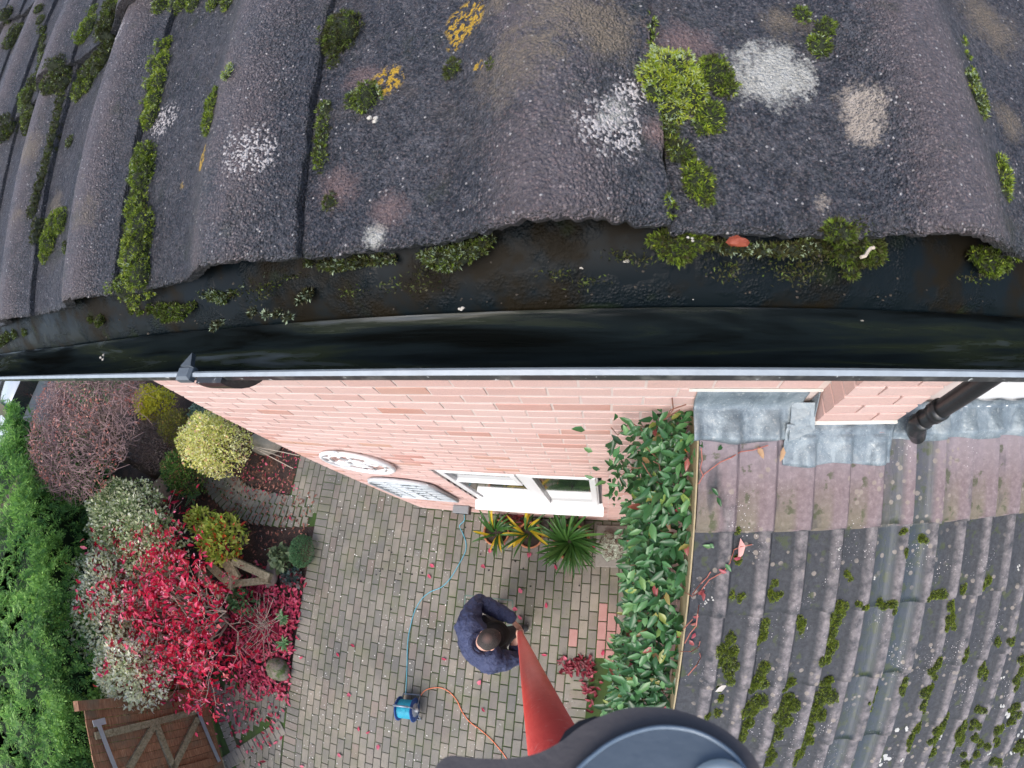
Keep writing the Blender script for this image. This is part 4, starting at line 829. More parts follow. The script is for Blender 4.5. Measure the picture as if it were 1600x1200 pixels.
# ------------------------------------------------------------------ shrubs
def crown(name, c, r, n_, L, Wd, mat, t0=.5, ts=.22, seed=0, tpl=LEAF2, up_=.35, shell=.55, lump=.22, par_=None, extra_t=None, ori=.9, zmin=.02):
    q = rdir(n_); q[:, 2] = np.where(q[:, 2] < -.45, -q[:, 2], q[:, 2]); lm = 1+lump*vn(q, 2.3, seed)+lump*.6*vn(q, 5.1, seed+9); rad = lm*(1-shell*RNG.random(n_)**2.2)
    P = np.array(c)+q*np.array(r)*rad[:, None]; k = P[:, 2] > zmin; P, q = P[k], q[k]; m_ = len(P)
    t = np.clip(t0+ts*RNG.normal(size=m_)+.18*vn(P, 3.0, seed+3), 0, 1)
    if extra_t: t = np.where(RNG.random(m_) < extra_t[0], RNG.uniform(extra_t[1], extra_t[2], m_), t)
    D = q*ori+rdir(m_)+np.array([0, 0, up_]); Nn = q+.7*rdir(m_)+np.array([0, 0, .6]); Ls = L*RNG.uniform(.65, 1.25, m_)
    V, F, T = leaves(P, D, Nn, Ls, Ls*Wd, t, tpl); return mk(name, V, F, mat, None, False, tint=T)
def stems(c, base, r, n_, rad, mat, parent, seed=0, sub=2, name='stem', spread=.9):
    m = MB()
    for i in range(n_):
        d = RNG.normal(size=3); d[2] = abs(d[2])*.9+.25; d /= np.linalg.norm(d); e = np.array(c)+d*np.array(r)*spread*random.uniform(.7, 1.0); a = np.array(base)+np.array([random.gauss(0, .03), random.gauss(0, .03), 0])
        mid = a*.45+e*.55+RNG.normal(size=3)*.05; P = [a, a*.7+mid*.3+RNG.normal(size=3)*.02, mid, e]; m.tube(P, [rad, rad*.8, rad*.55, rad*.25], 5, cap=False)
        for j in range(sub):
            s0 = P[2]*.6+e*.4 if j % 2 else mid; e2 = s0+(d+RNG.normal(size=3)*.7)*np.array(r)*.4; m.tube([s0, (s0+e2)/2+RNG.normal(size=3)*.02, e2], [rad*.4, rad*.3, rad*.15], 4, cap=False)
    o = m.make(name, mat); o.parent = parent; return o
ML_V = foliage('variegated leaf', [(0, (.10, .17, .06)), (.3, (.26, .34, .14)), (.5, (.56, .60, .36)), (.75, (.80, .80, .58)), (1, (.90, .88, .70))], .5, gain=1.15)
ML_Y = foliage('yellow variegated leaf', [(0, (.10, .20, .02)), (.22, (.30, .38, .05)), (.45, (.62, .60, .16)), (.7, (.78, .72, .34)), (.93, (.84, .80, .50)), (1, (.72, .42, .28))], .45, gain=1.25)
ML_G = foliage('yellow shrub leaf', [(0, (.42, .42, .03)), (.4, (.72, .66, .05)), (.8, (.85, .78, .10)), (1, (.60, .66, .16))])
ML_O = foliage('bronze green leaf', [(0, (.12, .13, .025)), (.5, (.28, .28, .045)), (.8, (.42, .34, .06)), (1, (.26, .12, .03))])
ML_B = foliage('blue green leaf', [(0, (.14, .24, .18)), (.6, (.28, .42, .34)), (1, (.45, .56, .45))])
ML_R = foliage('scarlet autumn leaf', [(0, (.24, .004, .02)), (.4, (.50, .008, .035)), (.7, (.72, .03, .11)), (.88, (.86, .18, .30)), (1, (.86, .20, .20))], .4, .4, gain=1.1)
ML_GR = foliage('green and red leaf', [(0, (.06, .13, .03)), (.45, (.15, .30, .06)), (.75, (.26, .40, .08)), (.85, (.42, .22, .12)), (1, (.58, .24, .15))])
ML_C = foliage('yellow green laurel leaf', [(0, (.12, .22, .03)), (.3, (.36, .48, .06)), (.6, (.62, .70, .13)), (.85, (.80, .78, .22)), (.95, (.75, .16, .04)), (1, (.70, .06, .03))], .35)
ML_H = foliage('conifer spray', [(0, (.03, .085, .025)), (.35, (.085, .20, .045)), (.6, (.18, .34, .07)), (.85, (.27, .48, .10)), (1, (.38, .55, .15))], .55, gain=1.35)
ML_M = foliage('bamboo leaf', [(0, (.06, .15, .06)), (.6, (.20, .42, .17)), (1, (.42, .58, .34))])
ML_S = foliage('dwarf conifer green', [(0, (.03, .09, .04)), (.6, (.08, .20, .085)), (1, (.16, .30, .13))])
ML_D = foliage('dark blue rosette', [(0, (.03, .07, .06)), (.6, (.07, .13, .12)), (1, (.15, .06, .07))])
ML_P = foliage('strap leaf', [(0, (.02, .065, .012)), (.5, (.05, .14, .03)), (.8, (.10, .22, .05)), (.9, (.55, .42, .03)), (1, (.72, .50, .03))], .35)
ML_K = foliage('magenta fallen leaf', [(0, (.26, .010, .03)), (.5, (.46, .030, .085)), (1, (.62, .14, .21))], .5, .1)
ML_KD = foliage('crimson fallen leaf', [(0, (.08, .006, .010)), (.6, (.19, .012, .026)), (1, (.36, .05, .08))], .5, .1)
ML_T = foliage('tawny bed leaf', [(0, (.10, .035, .025)), (.5, (.22, .08, .055)), (1, (.38, .17, .13))], .7, .05)
# conifer hedge
def hedge():
    n_ = 17000; PL = np.array([(-9.6, .3), (-8.5, -.55), (-7.3, -.95), (-6.35, -1.9), (-5.9, -2.7), (-5.55, -3.4), (-5.3, -4.5), (-5.2, -7.0)])
    sg = np.linalg.norm(np.diff(PL, axis=0), axis=1); t = RNG.random(n_)*sg.sum(); cs = np.concatenate([[0], np.cumsum(sg)]); i = np.clip(np.searchsorted(cs, t)-1, 0, len(sg)-1); f = (t-cs[i])/sg[i]; B = PL[i]*(1-f[:, None])+PL[i+1]*f[:, None]
    dr = (PL[i+1]-PL[i])/sg[i][:, None]; out = np.stack([-dr[:, 1], dr[:, 0]], 1); out = np.where((out @ np.array([1, .3]))[:, None] > 0, out, -out)
    w = RNG.random(n_); dep = w**1.6*3.2; hh = 2.30+.28*vn(np.stack([B[:, 0]-out[:, 0]*dep, B[:, 1]-out[:, 1]*dep, 0*w], 1), 1.1)
    side = RNG.random(n_) < .42; z = np.where(side, hh*(1-RNG.random(n_)**1.3*.95), hh-.25*np.exp(-dep*3)); dep = np.where(side, -.02+.1*(1-z/2.3)*0+RNG.random(n_)*.12, dep)
    P = np.stack([B[:, 0]-out[:, 0]*dep, B[:, 1]-out[:, 1]*dep, z], 1); P += .16*np.stack([vn(P, 2.3, k) for k in (1, 5, 9)], 1)+.07*np.stack([vn(P, 6, k) for k in (2, 4, 7)], 1)
    Nn = np.where(side[:, None], np.stack([out[:, 0], out[:, 1], .5+0*w], 1), np.array([0, 0, 1.])+.4*np.stack([out[:, 0], out[:, 1], 0*w], 1))
    D = Nn*.7+.6*rdir(n_)+np.array([.35, .05, -.1]); D /= np.linalg.norm(D, axis=1)[:, None]; Q = np.cross(Nn, D); Q /= np.linalg.norm(Q, axis=1)[:, None]
    t0 = np.clip(.42+.30*vn(P, 1.9, 31)+.12*RNG.normal(size=n_), 0, 1); parts = []; Lf = RNG.uniform(.12, .22, n_)
    for j in range(9):
        a = (j//2)/4.6; sgn = -1 if j % 2 else 1; dj = D*(1.0 if j == 8 else .75)+Q*(0 if j == 8 else sgn*.75)-Nn*.12*a; st = P+D*(Lf*a)[:, None]-Nn*(.05*a*a)
        parts.append(leaves(st, dj, Nn+.25*rdir(n_), Lf*(.30 if j < 8 else .35)*(1.35-a*.6), Lf*.09, np.clip(t0+.30*(a-.35)+.06*RNG.normal(size=n_), 0, 1), LEAF3))
    V, F, T = cat(parts); o = mk('conifer_hedge', V, F, ML_H, None, False, tint=T); tag(o, 'tall feathery bright green conifer hedge along the left edge', 'hedge')
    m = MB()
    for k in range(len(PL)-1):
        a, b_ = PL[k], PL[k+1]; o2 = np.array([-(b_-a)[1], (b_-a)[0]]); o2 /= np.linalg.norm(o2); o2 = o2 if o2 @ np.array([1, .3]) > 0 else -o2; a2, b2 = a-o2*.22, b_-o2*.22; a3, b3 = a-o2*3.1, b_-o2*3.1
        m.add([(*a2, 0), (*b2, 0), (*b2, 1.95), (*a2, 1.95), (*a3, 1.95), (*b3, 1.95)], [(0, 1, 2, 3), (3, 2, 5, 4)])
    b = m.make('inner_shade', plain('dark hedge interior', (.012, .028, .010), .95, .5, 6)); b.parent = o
hedge()
# variegated shrub
vs = crown('variegated_shrub', (-6.35, -.95, 1.02), (.72, .62, .56), 6000, .052, .6, ML_V, .42, .24, 3, par_=None)
for c, r, n_, s_, t in (((-6.15, -2.15, 1.2), (.68, .85, .55), 6500, 8, .68), ((-5.45, -2.75, 1.12), (.52, .55, .5), 5200, 12, .74), ((-5.7, -1.2, .95), (.55, .5, .45), 2600, 17, .42)):
    o = crown('foliage', c, r, n_, .058, .55, ML_V, t, .2, s_); o.parent = vs
stems((-6, -1.6, .9), (-5.95, -1.6, 0), (.9, 1.1, .6), 26, .014, M_BARK, vs)
tag(vs, 'large cream and green variegated shrub between the hedge and the scarlet shrub', 'shrub')
# scarlet spindle
def spindle():
    root = np.array([-5.05, -1.95, 0.]); tips = []; m = MB()
    def grow(p, d, L, r, lvl):
        Q = [p]; 
        for j in range(4): d = d+RNG.normal(size=3)*.16; d[0] -= .035; d[2] += .02; d /= np.linalg.norm(d); p = p+d*L/4; Q.append(p)
        m.tube(Q, [r, r*.9, r*.8, r*.65, r*.5], 5, cap=False)
        if lvl >= 3: tips.append((Q[-1], d)); tips.append((Q[2], d)); return
        for k in range(3 if lvl else 3): grow(Q[-1 if k < 2 else 2], d+RNG.normal(size=3)*.62*np.array([1, 1, .45]), L*.70, r*.55, lvl+1)
    for i in range(9):
        a = 2*PI*i/9+.2; grow(root+np.array([math.cos(a), math.sin(a), 0])*.05, np.array([math.cos(a)*.8-.12, math.sin(a)*.85+.03, .80+random.uniform(-.25, .35)]), .66*(1+.34*max(0, -math.cos(a))), .020, 0)
    t_ = np.array([q[0] for q in tips]); d_ = np.array([q[1] for q in tips])
    cen = np.array([-4.85, -1.8, 1.0]); k = (t_[:, 2] > .25); t_, d_ = t_[k], d_[k]; n_ = len(t_); parts = []
    rep = 5; P = np.repeat(t_, rep, 0)+RNG.normal(size=(n_*rep, 3))*np.array([.10, .10, .06]); D = .5*np.repeat(d_, rep, 0)+rdir(n_*rep)+np.array([0, 0, -.35]); Ls = RNG.uniform(.055, .115, n_*rep)
    tt = np.clip(.48+.26*RNG.normal(size=n_*rep), 0, 1); parts.append(leaves(P, D, rdir(n_*rep)*.5+np.array([0, 0, 1]), Ls, Ls*.42, tt, LEAF))
    nc = 215; q = rdir(nc); q[:, 2] = np.abs(q[:, 2])*.9+.05; q /= np.linalg.norm(q, axis=1)[:, None]; cc_ = np.array([-5.50, -1.85, .98])+q*np.array([1.52, 1.15, .60])*(1-.38*RNG.random(nc))[:, None]*(1+.12*vn(q, 3))[:, None]
    for e in cc_[::3]: b0 = root+np.array([0, 0, .3]); md = b0*.45+e*.55+RNG.normal(size=3)*.10; m.tube([b0*.6+md*.4, md, md*.4+e*.6+RNG.normal(size=3)*.04, e], [.009, .007, .005, .003], 4, cap=False)
    nn7 = nc*7; P = np.repeat(cc_, 7, 0)+RNG.normal(size=(nn7, 3))*np.array([.055, .055, .04]); Ls = RNG.uniform(.055, .11, nn7); parts.append(leaves(P, rdir(nn7)*np.array([1, 1, .5])+np.array([0, 0, -.2]), rdir(nn7)*.5+np.array([0, 0, 1]), Ls, Ls*.45, np.clip(.52+.25*RNG.normal(size=nn7), 0, 1), LEAF)); t_ = np.concatenate([t_, cc_]); n_ = len(t_)
    V, F, T = cat(parts); o = mk('scarlet_shrub', V, F, ML_R, None, True, tint=T); tag(o, 'spreading shrub with scarlet leaves and small pink fruits by the patio edge', 'shrub')
    s_ = m.make('stem', M_CREAMT, None, True); s_.parent = o
    m2 = MB()
    for i in RNG.integers(0, n_, 520):
        c = t_[i]+RNG.normal(size=3)*.06+np.array([0, 0, .03])
        for j in range(2): m2.ell(c+RNG.normal(size=3)*.012, (.010, .010, .009), 6)
    f = m2.make('fruit', plain('pink fruit', (.78, .28, .36), .5, .2, 90), None, True); f.parent = o; f['kind'] = 'stuff'
spindle()
# leafless dome shrub with trunk
def dome():
    base = np.array([-7.45, -.12, 0]); c0 = np.array([-7.15, .25, 1.72]); R3 = np.array([1.32, 1.12, .72]); m = MB(); tw = MB(); ends = []
    trunk = [base, base+np.array([.03, .05, .4]), base+np.array([.05, .08, .8]), c0+np.array([-.1, -.1, -.6])]
    m.tube(trunk, [.09, .08, .07, .06], 10)
    for i in range(46):
        d = rdir(1)[0]; d[2] = abs(d[2])*.8+.05; e = c0+d*R3*random.uniform(.6, .8); s0 = trunk[3]+RNG.normal(size=3)*.05; md = (s0+e)/2+RNG.normal(size=3)*.09; Q = [s0, (s0+md)/2+RNG.normal(size=3)*.04, md, e]; m.tube(Q, [.026, .020, .014, .008], 5, cap=False); ends += [md, e, (md+e)/2]
    V = []; F = []
    npt = 3600; q = rdir(npt); q[:, 2] = np.abs(q[:, 2])*.95-.12; q /= np.linalg.norm(q, axis=1)[:, None]; P = c0+q*R3*(1-.42*RNG.random(npt)**1.8)[:, None]*(1+.05*vn(q, 4))[:, None]; tan = np.cross(q, rdir(npt)); tan /= np.linalg.norm(tan, axis=1)[:, None]
    for i in range(npt):
        a = P[i]; d = tan[i]*.6+q[i]*random.uniform(-.1, .55); L = random.uniform(.12, .30); b_ = a+d*L*.5+RNG.normal(size=3)*.02; e = a+d*L+RNG.normal(size=3)*.04; tw.tube([a, b_, e], [.0052, .004, .002], 3, cap=False)
    o = tw.make('bare_dome_shrub', M_TWIG); tag(o, 'rounded leafless purple brown shrub with a short leaning trunk beside the hedge', 'shrub'); t_ = m.make('trunk', M_BARK, None, True); t_.parent = o
    n_ = 2600; q = rdir(n_); q[:, 2] = np.abs(q[:, 2])-.1; q /= np.linalg.norm(q, axis=1)[:, None]; k = (vn(q, 2.5, 4)+.5*RNG.random(n_)) > .28; q = q[k]; n_ = len(q)
    V, F, T = leaves(c0+q*R3*1.0, rdir(n_)+q*.5, q+.5*rdir(n_), RNG.uniform(.025, .055, n_), .022, np.clip(.7+.2*RNG.normal(size=n_), 0, 1), LEAF2); l_ = mk('foliage', V, F, foliage('rusty pink leaf', [(0, (.30, .07, .06)), (.5, (.50, .16, .14)), (1, (.62, .30, .22))]), tint=T); l_.parent = o
dome()
def shrub(name, lab, c, r, n_, L, Wd, mat, t0, ts, seed, base=None, cat_='shrub', stem=True, **k):
    o = crown(name, c, r, n_, L, Wd, mat, t0, ts, seed, **k); tag(o, lab, cat_)
    if stem: stems(c, base or (c[0], c[1], 0), r, 9, .010, M_BARK, o)
    return o
shrub('yellow_shrub', 'small bright yellow shrub next to the leafless dome shrub', (-7.35, 1.02, .52), (.36, .30, .42), 2600, .055, .5, ML_G, .5, .25, 21)
shrub('bronze_shrub', 'olive bronze round shrub between the two yellow shrubs', (-6.6, .66, .42), (.32, .30, .40), 2600, .032, .5, ML_O, .45, .25, 22)
shrub('blue_green_plant', 'low blue green plant beside the house corner', (-6.45, 1.02, .18), (.24, .26, .22), 900, .05, .6, ML_B, .5, .25, 23)
shrub('cream_yellow_shrub', 'rounded shrub of dense cream and yellow variegated leaves near the house wall', (-5.40, .46, .56), (.50, .47, .56), 8200, .036, .62, ML_Y, .58, .20, 24, extra_t=(.04, .95, 1))
shrub('green_red_shrub', 'green shrub with reddish tips in front of the cream yellow shrub', (-6.12, .02, .40), (.36, .36, .42), 4200, .034, .55, ML_GR, .38, .24, 25, extra_t=(.10, .8, 1))
shrub('pieris_shrub', 'dusky brown purple shrub behind the green shrub', (-7.15, .38, .40), (.62, .50, .42), 4600, .042, .4, foliage('dusky leaf', [(0, (.13, .10, .085)), (.6, (.30, .21, .185)), (1, (.42, .33, .29))]), .5, .25, 26)
shrub('leafy_plant', 'dark green long leaved plant by the trunk', (-6.55, -.02, .18), (.30, .26, .26), 220, .15, .22, ML_S, .35, .2, 27, tpl=LEAF, stem=False)
shrub('laurel_shrub', 'yellow green shrub with red young leaves beside the curved brick path', (-4.92, -.84, .42), (.34, .32, .38), 900, .085, .46, ML_C, .48, .24, 28, tpl=LEAF, extra_t=(.10, .94, 1))
shrub('laurel_shrub', 'smaller yellow green shrub behind the one by the curved path', (-5.42, -.68, .42), (.22, .20, .30), 420, .07, .46, ML_C, .5, .2, 29, tpl=LEAF)
shrub('bamboo', 'pale green bamboo like leaves above the parked silver car', (-9.0, 1.55, 1.2), (1.05, .75, .62), 3400, .15, .13, ML_M, .5, .25, 30, up_=-.1)
shrub('edge_shrub', 'dark shrub tucked at the far corner of the bed under the gutter', (-9.2, 3.0, .5), (1.6, 1.0, .9), 3500, .08, .5, ML_S, .3, .25, 31)
shrub('cushion_plant', 'dense round green cushion plant at the patio edge', (-3.82, -.77, .09), (.165, .215, .17), 5200, .016, .5, ML_S, .62, .22, 32, stem=False, shell=.2, lump=.08)
shrub('heuchera', 'pale scalloped leaved plant beside the green cushion plant', (-4.12, -.92, .08), (.17, .16, .12), 130, .085, .9, foliage('grey green leaf', [(0, (.10, .15, .07)), (1, (.26, .33, .18))]), .5, .3, 33, tpl=LEAF, stem=False)
shrub('blue_rosette_plant', 'dark blue green rosette plant below the cushion plant', (-3.94, -1.12, .06), (.15, .13, .09), 190, .055, .75, ML_D, .5, .3, 34, tpl=LEAF, stem=False)
shrub('small_plant', 'small bright green plant under the timber seat', (-4.62, -1.62, .18), (.20, .16, .16), 150, .08, .5, ML_M, .35, .2, 37, tpl=LEAF, stem=False)
for (px, py), lab in (((443, 965), 'upper of the two green rosettes among fallen red leaves'), ((445, 1005), 'lower of the two green rosettes beside the mossy stone')):
    c = at(px, py, .05); q = RNG.uniform(0, 2*PI, 22); D = np.stack([np.cos(q), np.sin(q), RNG.uniform(.1, .8, 22)], 1); V, F, T = leaves(np.tile(c, (22, 1)), D, np.tile([0, 0, 1.], (22, 1)), RNG.uniform(.09, .15, 22), .035, RNG.uniform(.3, .8, 22), LEAF); tag(mk('rosette_plant', V, F, ML_M, None, True, tint=T), lab, 'plant')
c = at(303, 770, .12)                                                    # fern
parts = []
for k in range(7):
    a = 2*PI*k/7; d = np.array([math.cos(a), math.sin(a), .25]); t = np.linspace(.15, 1, 9)
    for sg in (-1, 1): sdir = np.array([-math.sin(a), math.cos(a), 0])*sg; parts.append(leaves(c+d*(t*.24)[:, None], np.tile(sdir+.4*d, (9, 1)), np.tile([0, 0, 1.], (9, 1)), .09*(1.15-t), .026, np.full(9, .45), LEAF2))
V, F, T = cat(parts); tag(mk('fern', V, F, ML_M, None, False, tint=T), 'small green fern on the bed below the green shrub', 'fern')
# dried seed heads
m = MB()
c = np.array([-4.22, -1.85, .1])
for i in range(46):
    d = rdir(1)[0]; d[2] = abs(d[2])*.6+.2; e = c+d*np.array([.42, .45, .30]); m.tube([c+RNG.normal(size=3)*np.array([.06, .06, 0]), (c+e)/2+RNG.normal(size=3)*.03, e, e+RNG.normal(size=3)*.04], [.003, .0024, .0018, .0012], 4, cap=False)
tag(m.make('dry_stems', M_CREAMT), 'tangle of pale dry stems between the scarlet shrub and patio', 'stems')
# fallen leaves: carpets and single leaves
def carpet(name, n_, sampler, mat, L, z=.012, hp=.02, lab=None):
    P = np.array([sampler() for _ in range(n_)]); P = np.concatenate([P, (z+hp*RNG.random(n_))[:, None]], 1); V, F, T = leaves(P, rdir(n_)*np.array([1, 1, .25]), rdir(n_)*.45+np.array([0, 0, 1.]), L*RNG.uniform(.6, 1.2, n_), L*.42, np.clip(.5+.28*RNG.normal(size=n_), 0, 1), LEAF)
    tag(mk(name, V, F, mat, None, True, tint=T), kind='stuff')
def s1():
    while True:
        x = random.uniform(-5.1, -3.76); y = random.uniform(-2.75, -.95)
        if random.random() < smooth((-y-.9)/.7)*(1-.5*smooth((-4.3-x)/.6)): return (x, y)
carpet('fallen_leaves', 1500, s1, ML_K, .085, .0, .05)
def s2():
    while True:
        x, y = random.gauss(-4.55, .5), random.gauss(-3.0, .32)
        if y < -2.6 and x < -3.8 and random.random() < .8: return (x, y)
carpet('fallen_leaves', 210, s2, ML_K, .085, .006, .02)
def s3():
    P = at(random.uniform(876, 925), random.uniform(1030, 1052)) if random.random() < .68 else at(random.gauss(922, 6), random.uniform(1048, 1112)); return (P[0], P[1])
carpet('fallen_leaves', 150, s3, ML_KD, .075, .006, .03)
def s4():
    while True:
        x, y = random.uniform(-7.6, -3.85), random.uniform(-1.2, 1.0); P = None
        if not (x > -4.3 and y > .0) : return (x, y)
carpet('bed_litter', 1700, s4, ML_T, .055, .0, .03)
carpet('pink_flecks', 60, lambda: tuple(at(random.uniform(370, 470), random.uniform(705, 775))[:2]), ML_K, .05, .0, .02)
m = MB()
for i in range(260):
    P = at(random.uniform(400, 700), random.uniform(760, 1190)) if random.random() < .8 else at(random.uniform(330, 560), random.uniform(1080, 1195)); r_ = random.uniform(.004, .011); m.ell((P[0], P[1], .003), (r_, r_*random.uniform(.6, 1), .003), 6, jit=.4)
tag(m.make('white_petals', plain('white petal', (.68, .66, .60), .7)), kind='stuff')
m = MB()
for px, py in ((751, 866), (805, 877), (829, 916), (764, 891), (905, 915), (818, 888), (608, 860), (612, 863), (633, 869), (637, 877), (598, 889), (594, 893), (588, 898), (625, 897), (644, 897), (611, 952), (564, 908), (727, 824), (660, 895)): P = at(px, py); m.ell((P[0], P[1], .004), (.012, .010, .006), 7, jit=.5)
tag(m.make('dark_seeds', plain('black seed', (.015, .013, .012), .7)), kind='stuff')
PK = [(675, 883), (672, 901), (766, 859), (787, 850), (756, 886), (827, 868), (813, 922), (869, 887), (854, 945), (928, 853), (936, 861), (695, 1030), (750, 1065), (755, 1108), (576, 1144), (561, 1138), (551, 1008), (528, 1022), (472, 1027), (547, 1086), (443, 1109), (423, 1106), (396, 1118), (357, 1121), (346, 1127), (389, 1135), (385, 1143), (375, 1142), (378, 1158), (388, 1174), (395, 1173), (532, 1180), (472, 1197), (454, 809), (417, 725), (382, 746), (397, 748), (438, 749), (398, 766), (413, 767), (361, 770), (942, 1019), (806, 952), (812, 964), (850, 1023), (882, 1027), (592, 1168)]
V, F, T = leaves([np.zeros(3)], [(1, 0, .05)], [(0, 0, 1)], .085, .040, .6, LEAF); me = None
lms = []
for k in range(3):
    V, F, T = leaves([(-.04, 0, .006)], [(1, 0, .12*k)], [(0, .25*(k-1), 1)], .068, .028+.007*k, .35+.25*k, LEAF); lms.append(mk('fallen_leaf', V, F, ML_K, None, True, tint=T).data)
for o in [o for o in list(COL.objects) if o.name.startswith('fallen_leaf') and o.data in lms]: bpy.data.objects.remove(o)
lseen = {}
for px, py in PK:
    P = at(px, py); o = ob('fallen_leaf', random.choice(lms)); o.location = (P[0], P[1], .006); o.rotation_euler = (random.uniform(-.2, .2), random.uniform(-.2, .2), random.uniform(0, 6.28)); o.scale = (1, random.uniform(.8, 1.3), 1)
    LM_ = {'the cable reel': (636, 1107), 'the crouching person': (765, 1010), 'the leftmost plant pot': (775, 832), 'the middle plant pot': (828, 836), 'the largest plant pot': (893, 848), 'the mossy stone': (435, 1046), 'the gate': (330, 1130), 'the cushion plant': (472, 860), 'the curved brick path': (420, 795), 'the cream yellow shrub': (350, 690), 'the driftwood': (960, 850), 'the wall box': (718, 796)}
    nm, q_ = min(LM_.items(), key=lambda k: (k[1][0]-px)**2+(k[1][1]-py)**2); dx, dy = px-q_[0], py-q_[1]; di = (('right of', 'left of')[dx < 0] if abs(dx) > abs(dy) else ('below', 'above')[dy < 0]); dd_ = math.hypot(dx, dy); far = 'close' if dd_ < 35 else ('some way' if dd_ < 75 else 'well')
    k_ = (nm, di, far); lseen[k_] = lseen.get(k_, 0)+1; od = ['', 'second ', 'third ', 'fourth ', 'fifth ', 'sixth ', 'seventh '][lseen[k_]-1]
    tag(o, '%spink fallen leaf lying %s %s %s' % (od, far, di, nm), 'leaf', 'single pink leaves fallen on the ground')

# ------------------------------------------------------------------ things along the house wall
def arcb(c, d, L, w, t, lift=.9, droop=1.25, n_=7, tw=0):
    """one strap leaf: a folded ribbon that rises and arches over"""
    d = np.array([d[0], d[1], 0.]); d /= np.linalg.norm(d); sd = np.array([-d[1], d[0], 0]); V = []; 
    for i in range(n_):
        u = i/(n_-1); p = np.array(c)+d*L*(u*.85)+np.array([0, 0, L*(lift*u-droop*u*u*.75)]); ww = w*(math.sin(PI*min(1, .12+u*.88))**.6)*.5
        V += [p+sd*ww+np.array([0, 0, ww*.5]), p, p-sd*ww+np.array([0, 0, ww*.5])]
    F = []
    for i in range(n_-1):
        for j in range(2): F.append((i*3+j, i*3+j+1, i*3+j+4, i*3+j+3))
    return V, F, t
def pot(px, py, zr, R_, H_, nb, Lb, lab, yel, wb=.028, seed=0, off=(0, 0)):
    c = at(px, py, zr); c[2] = 0; r = random.Random(seed); m = MB()
    m.lathe([(R_*.66, .004), (R_*.72, .02), (R_*.90, H_-.05), (R_*.99, H_-.048), (R_*1.02, H_-.012), (R_*.99, H_), (R_*.90, H_), (R_*.87, H_-.02), (R_*.86, H_-.05)], n=32)
    o = m.make('plant_pot', M_TERRA, None, True, loc=tuple(c)); tag(o, lab, 'pot plant')
    m = MB(); m.lathe([(R_*.875, H_-.035), (R_*.4, H_-.025), (.001, H_-.02)], n=24); s_ = m.make('compost', M_COMPOST, None, True); s_.parent = o
    m = MB()
    for i in range(nb):
        a = r.uniform(0, 2*PI); k = math.sqrt(r.random())*R_*.35; cc = (off[0]+k*math.cos(a+1), off[1]+k*math.sin(a+1), H_-.03); V, F, t = arcb(cc, (math.cos(a), math.sin(a)), Lb*r.uniform(.6, 1.15), wb*r.uniform(.7, 1.1), (r.uniform(.9, 1) if r.random() < yel else r.uniform(.2, .8)), r.uniform(.7, 1.8), r.uniform(.8, 1.7)); m.add(V, F, t)
    f = m.make('foliage', ML_P, None, True); f.parent = o; return o
pot(775, 832, .24, .148, .25, 34, .30, 'leftmost terracotta pot of green strap leaves under the window', .10, .026, 1)
pot(828, 836, .24, .146, .25, 24, .34, 'middle terracotta pot with yellowing strap leaves and bare compost', .50, .028, 2, (-.03, .03))
pot(893, 847, .26, .195, .27, 105, .40, 'largest pot with a dense fountain of green strap leaves', .015, .028, 3, (-.03, .0))
m = MB()
for i in range(34):
    a = random.uniform(0, 2*PI); c = at(800+random.gauss(0, 9), 812+random.gauss(0, 4), .10); V, F, t = arcb(c, (math.cos(a), math.sin(a)-.5), random.uniform(.06, .14), .05, .3, 1.0, 1.3, 5); m.add(V, F, t)
tag(m.make('red_leaved_plant', plain('dark red leaf', (.17, .018, .022), .45), None, True), 'dark red leaved plant behind the pots against the wall', 'plant')
# driftwood piece on a stone slab
c = at(960, 850, .12); m = MB(); m.box((-.22, -.28, 0), (.20, .18, .035), bev=.006)
tag(m.make('stone_slab', plain('grey slab', (.24, .225, .20), .9, .2, 30, .003), loc=(c[0]+.02, c[1]+.03, .0)), 'small square slab under the gnarled driftwood', 'slab')
parts = []
def gnarl(name, segs, mat, loc, nz=.35, sc=18):
    m = MB()
    for P, R_ in segs: m.tube(P, R_, 12)
    me = m.make(name, mat, None, True, loc=loc)
    md = me.modifiers.new('s', 'SUBSURF'); md.levels = md.render_levels = 2
    dg = bpy.context.evaluated_depsgraph_get(); e = bpy.data.meshes.new_from_object(me.evaluated_get(dg)); me.modifiers.clear(); me.data = e
    n_ = len(e.vertices); co = np.empty(n_*3); e.vertices.foreach_get('co', co); co = co.reshape(-1, 3); no = np.empty(n_*3); e.vertices.foreach_get('normal', no); no = no.reshape(-1, 3)
    co += no*((vn(co, sc)*.028+vn(co, sc*2.6, 3)*.014)*nz/.35)[:, None]; e.vertices.foreach_set('co', co.ravel()); e.update(); e.polygons.foreach_set('use_smooth', np.ones(len(e.polygons), bool)); return me
n = N('lichened driftwood'); p = n.pos(); cc = n.mix(n.mr(n.noise(p, 22, 5), .42, .56), (.10, .075, .055), (.24, .27, .21)); cc = n.mix(n.mr(n.noise(p, 60, 4), .5, .65), cc, (.38, .42, .34)); M_DRIFT = n.fin(cc, .9, n.noise(p, 70, 5), .008)
o = gnarl('driftwood', [([(-.06, .12, .10), (-.05, .03, .14), (-.09, -.05, .13), (-.05, -.14, .10), (.02, -.19, .07)], [.04, .07, .075, .07, .04]), ([(-.06, .0, .12), (.03, -.03, .16), (.10, -.08, .14), (.16, -.06, .10)], [.05, .065, .06, .04]), ([(.0, .0, .06), (.04, -.12, .07), (.09, -.18, .06)], [.06, .06, .045]), ([(0, .06, .20), (.08, .055, .21), (.16, .06, .2)], [.018, .026, .016])], M_DRIFT, (c[0]-.02, c[1]+.02, .035))
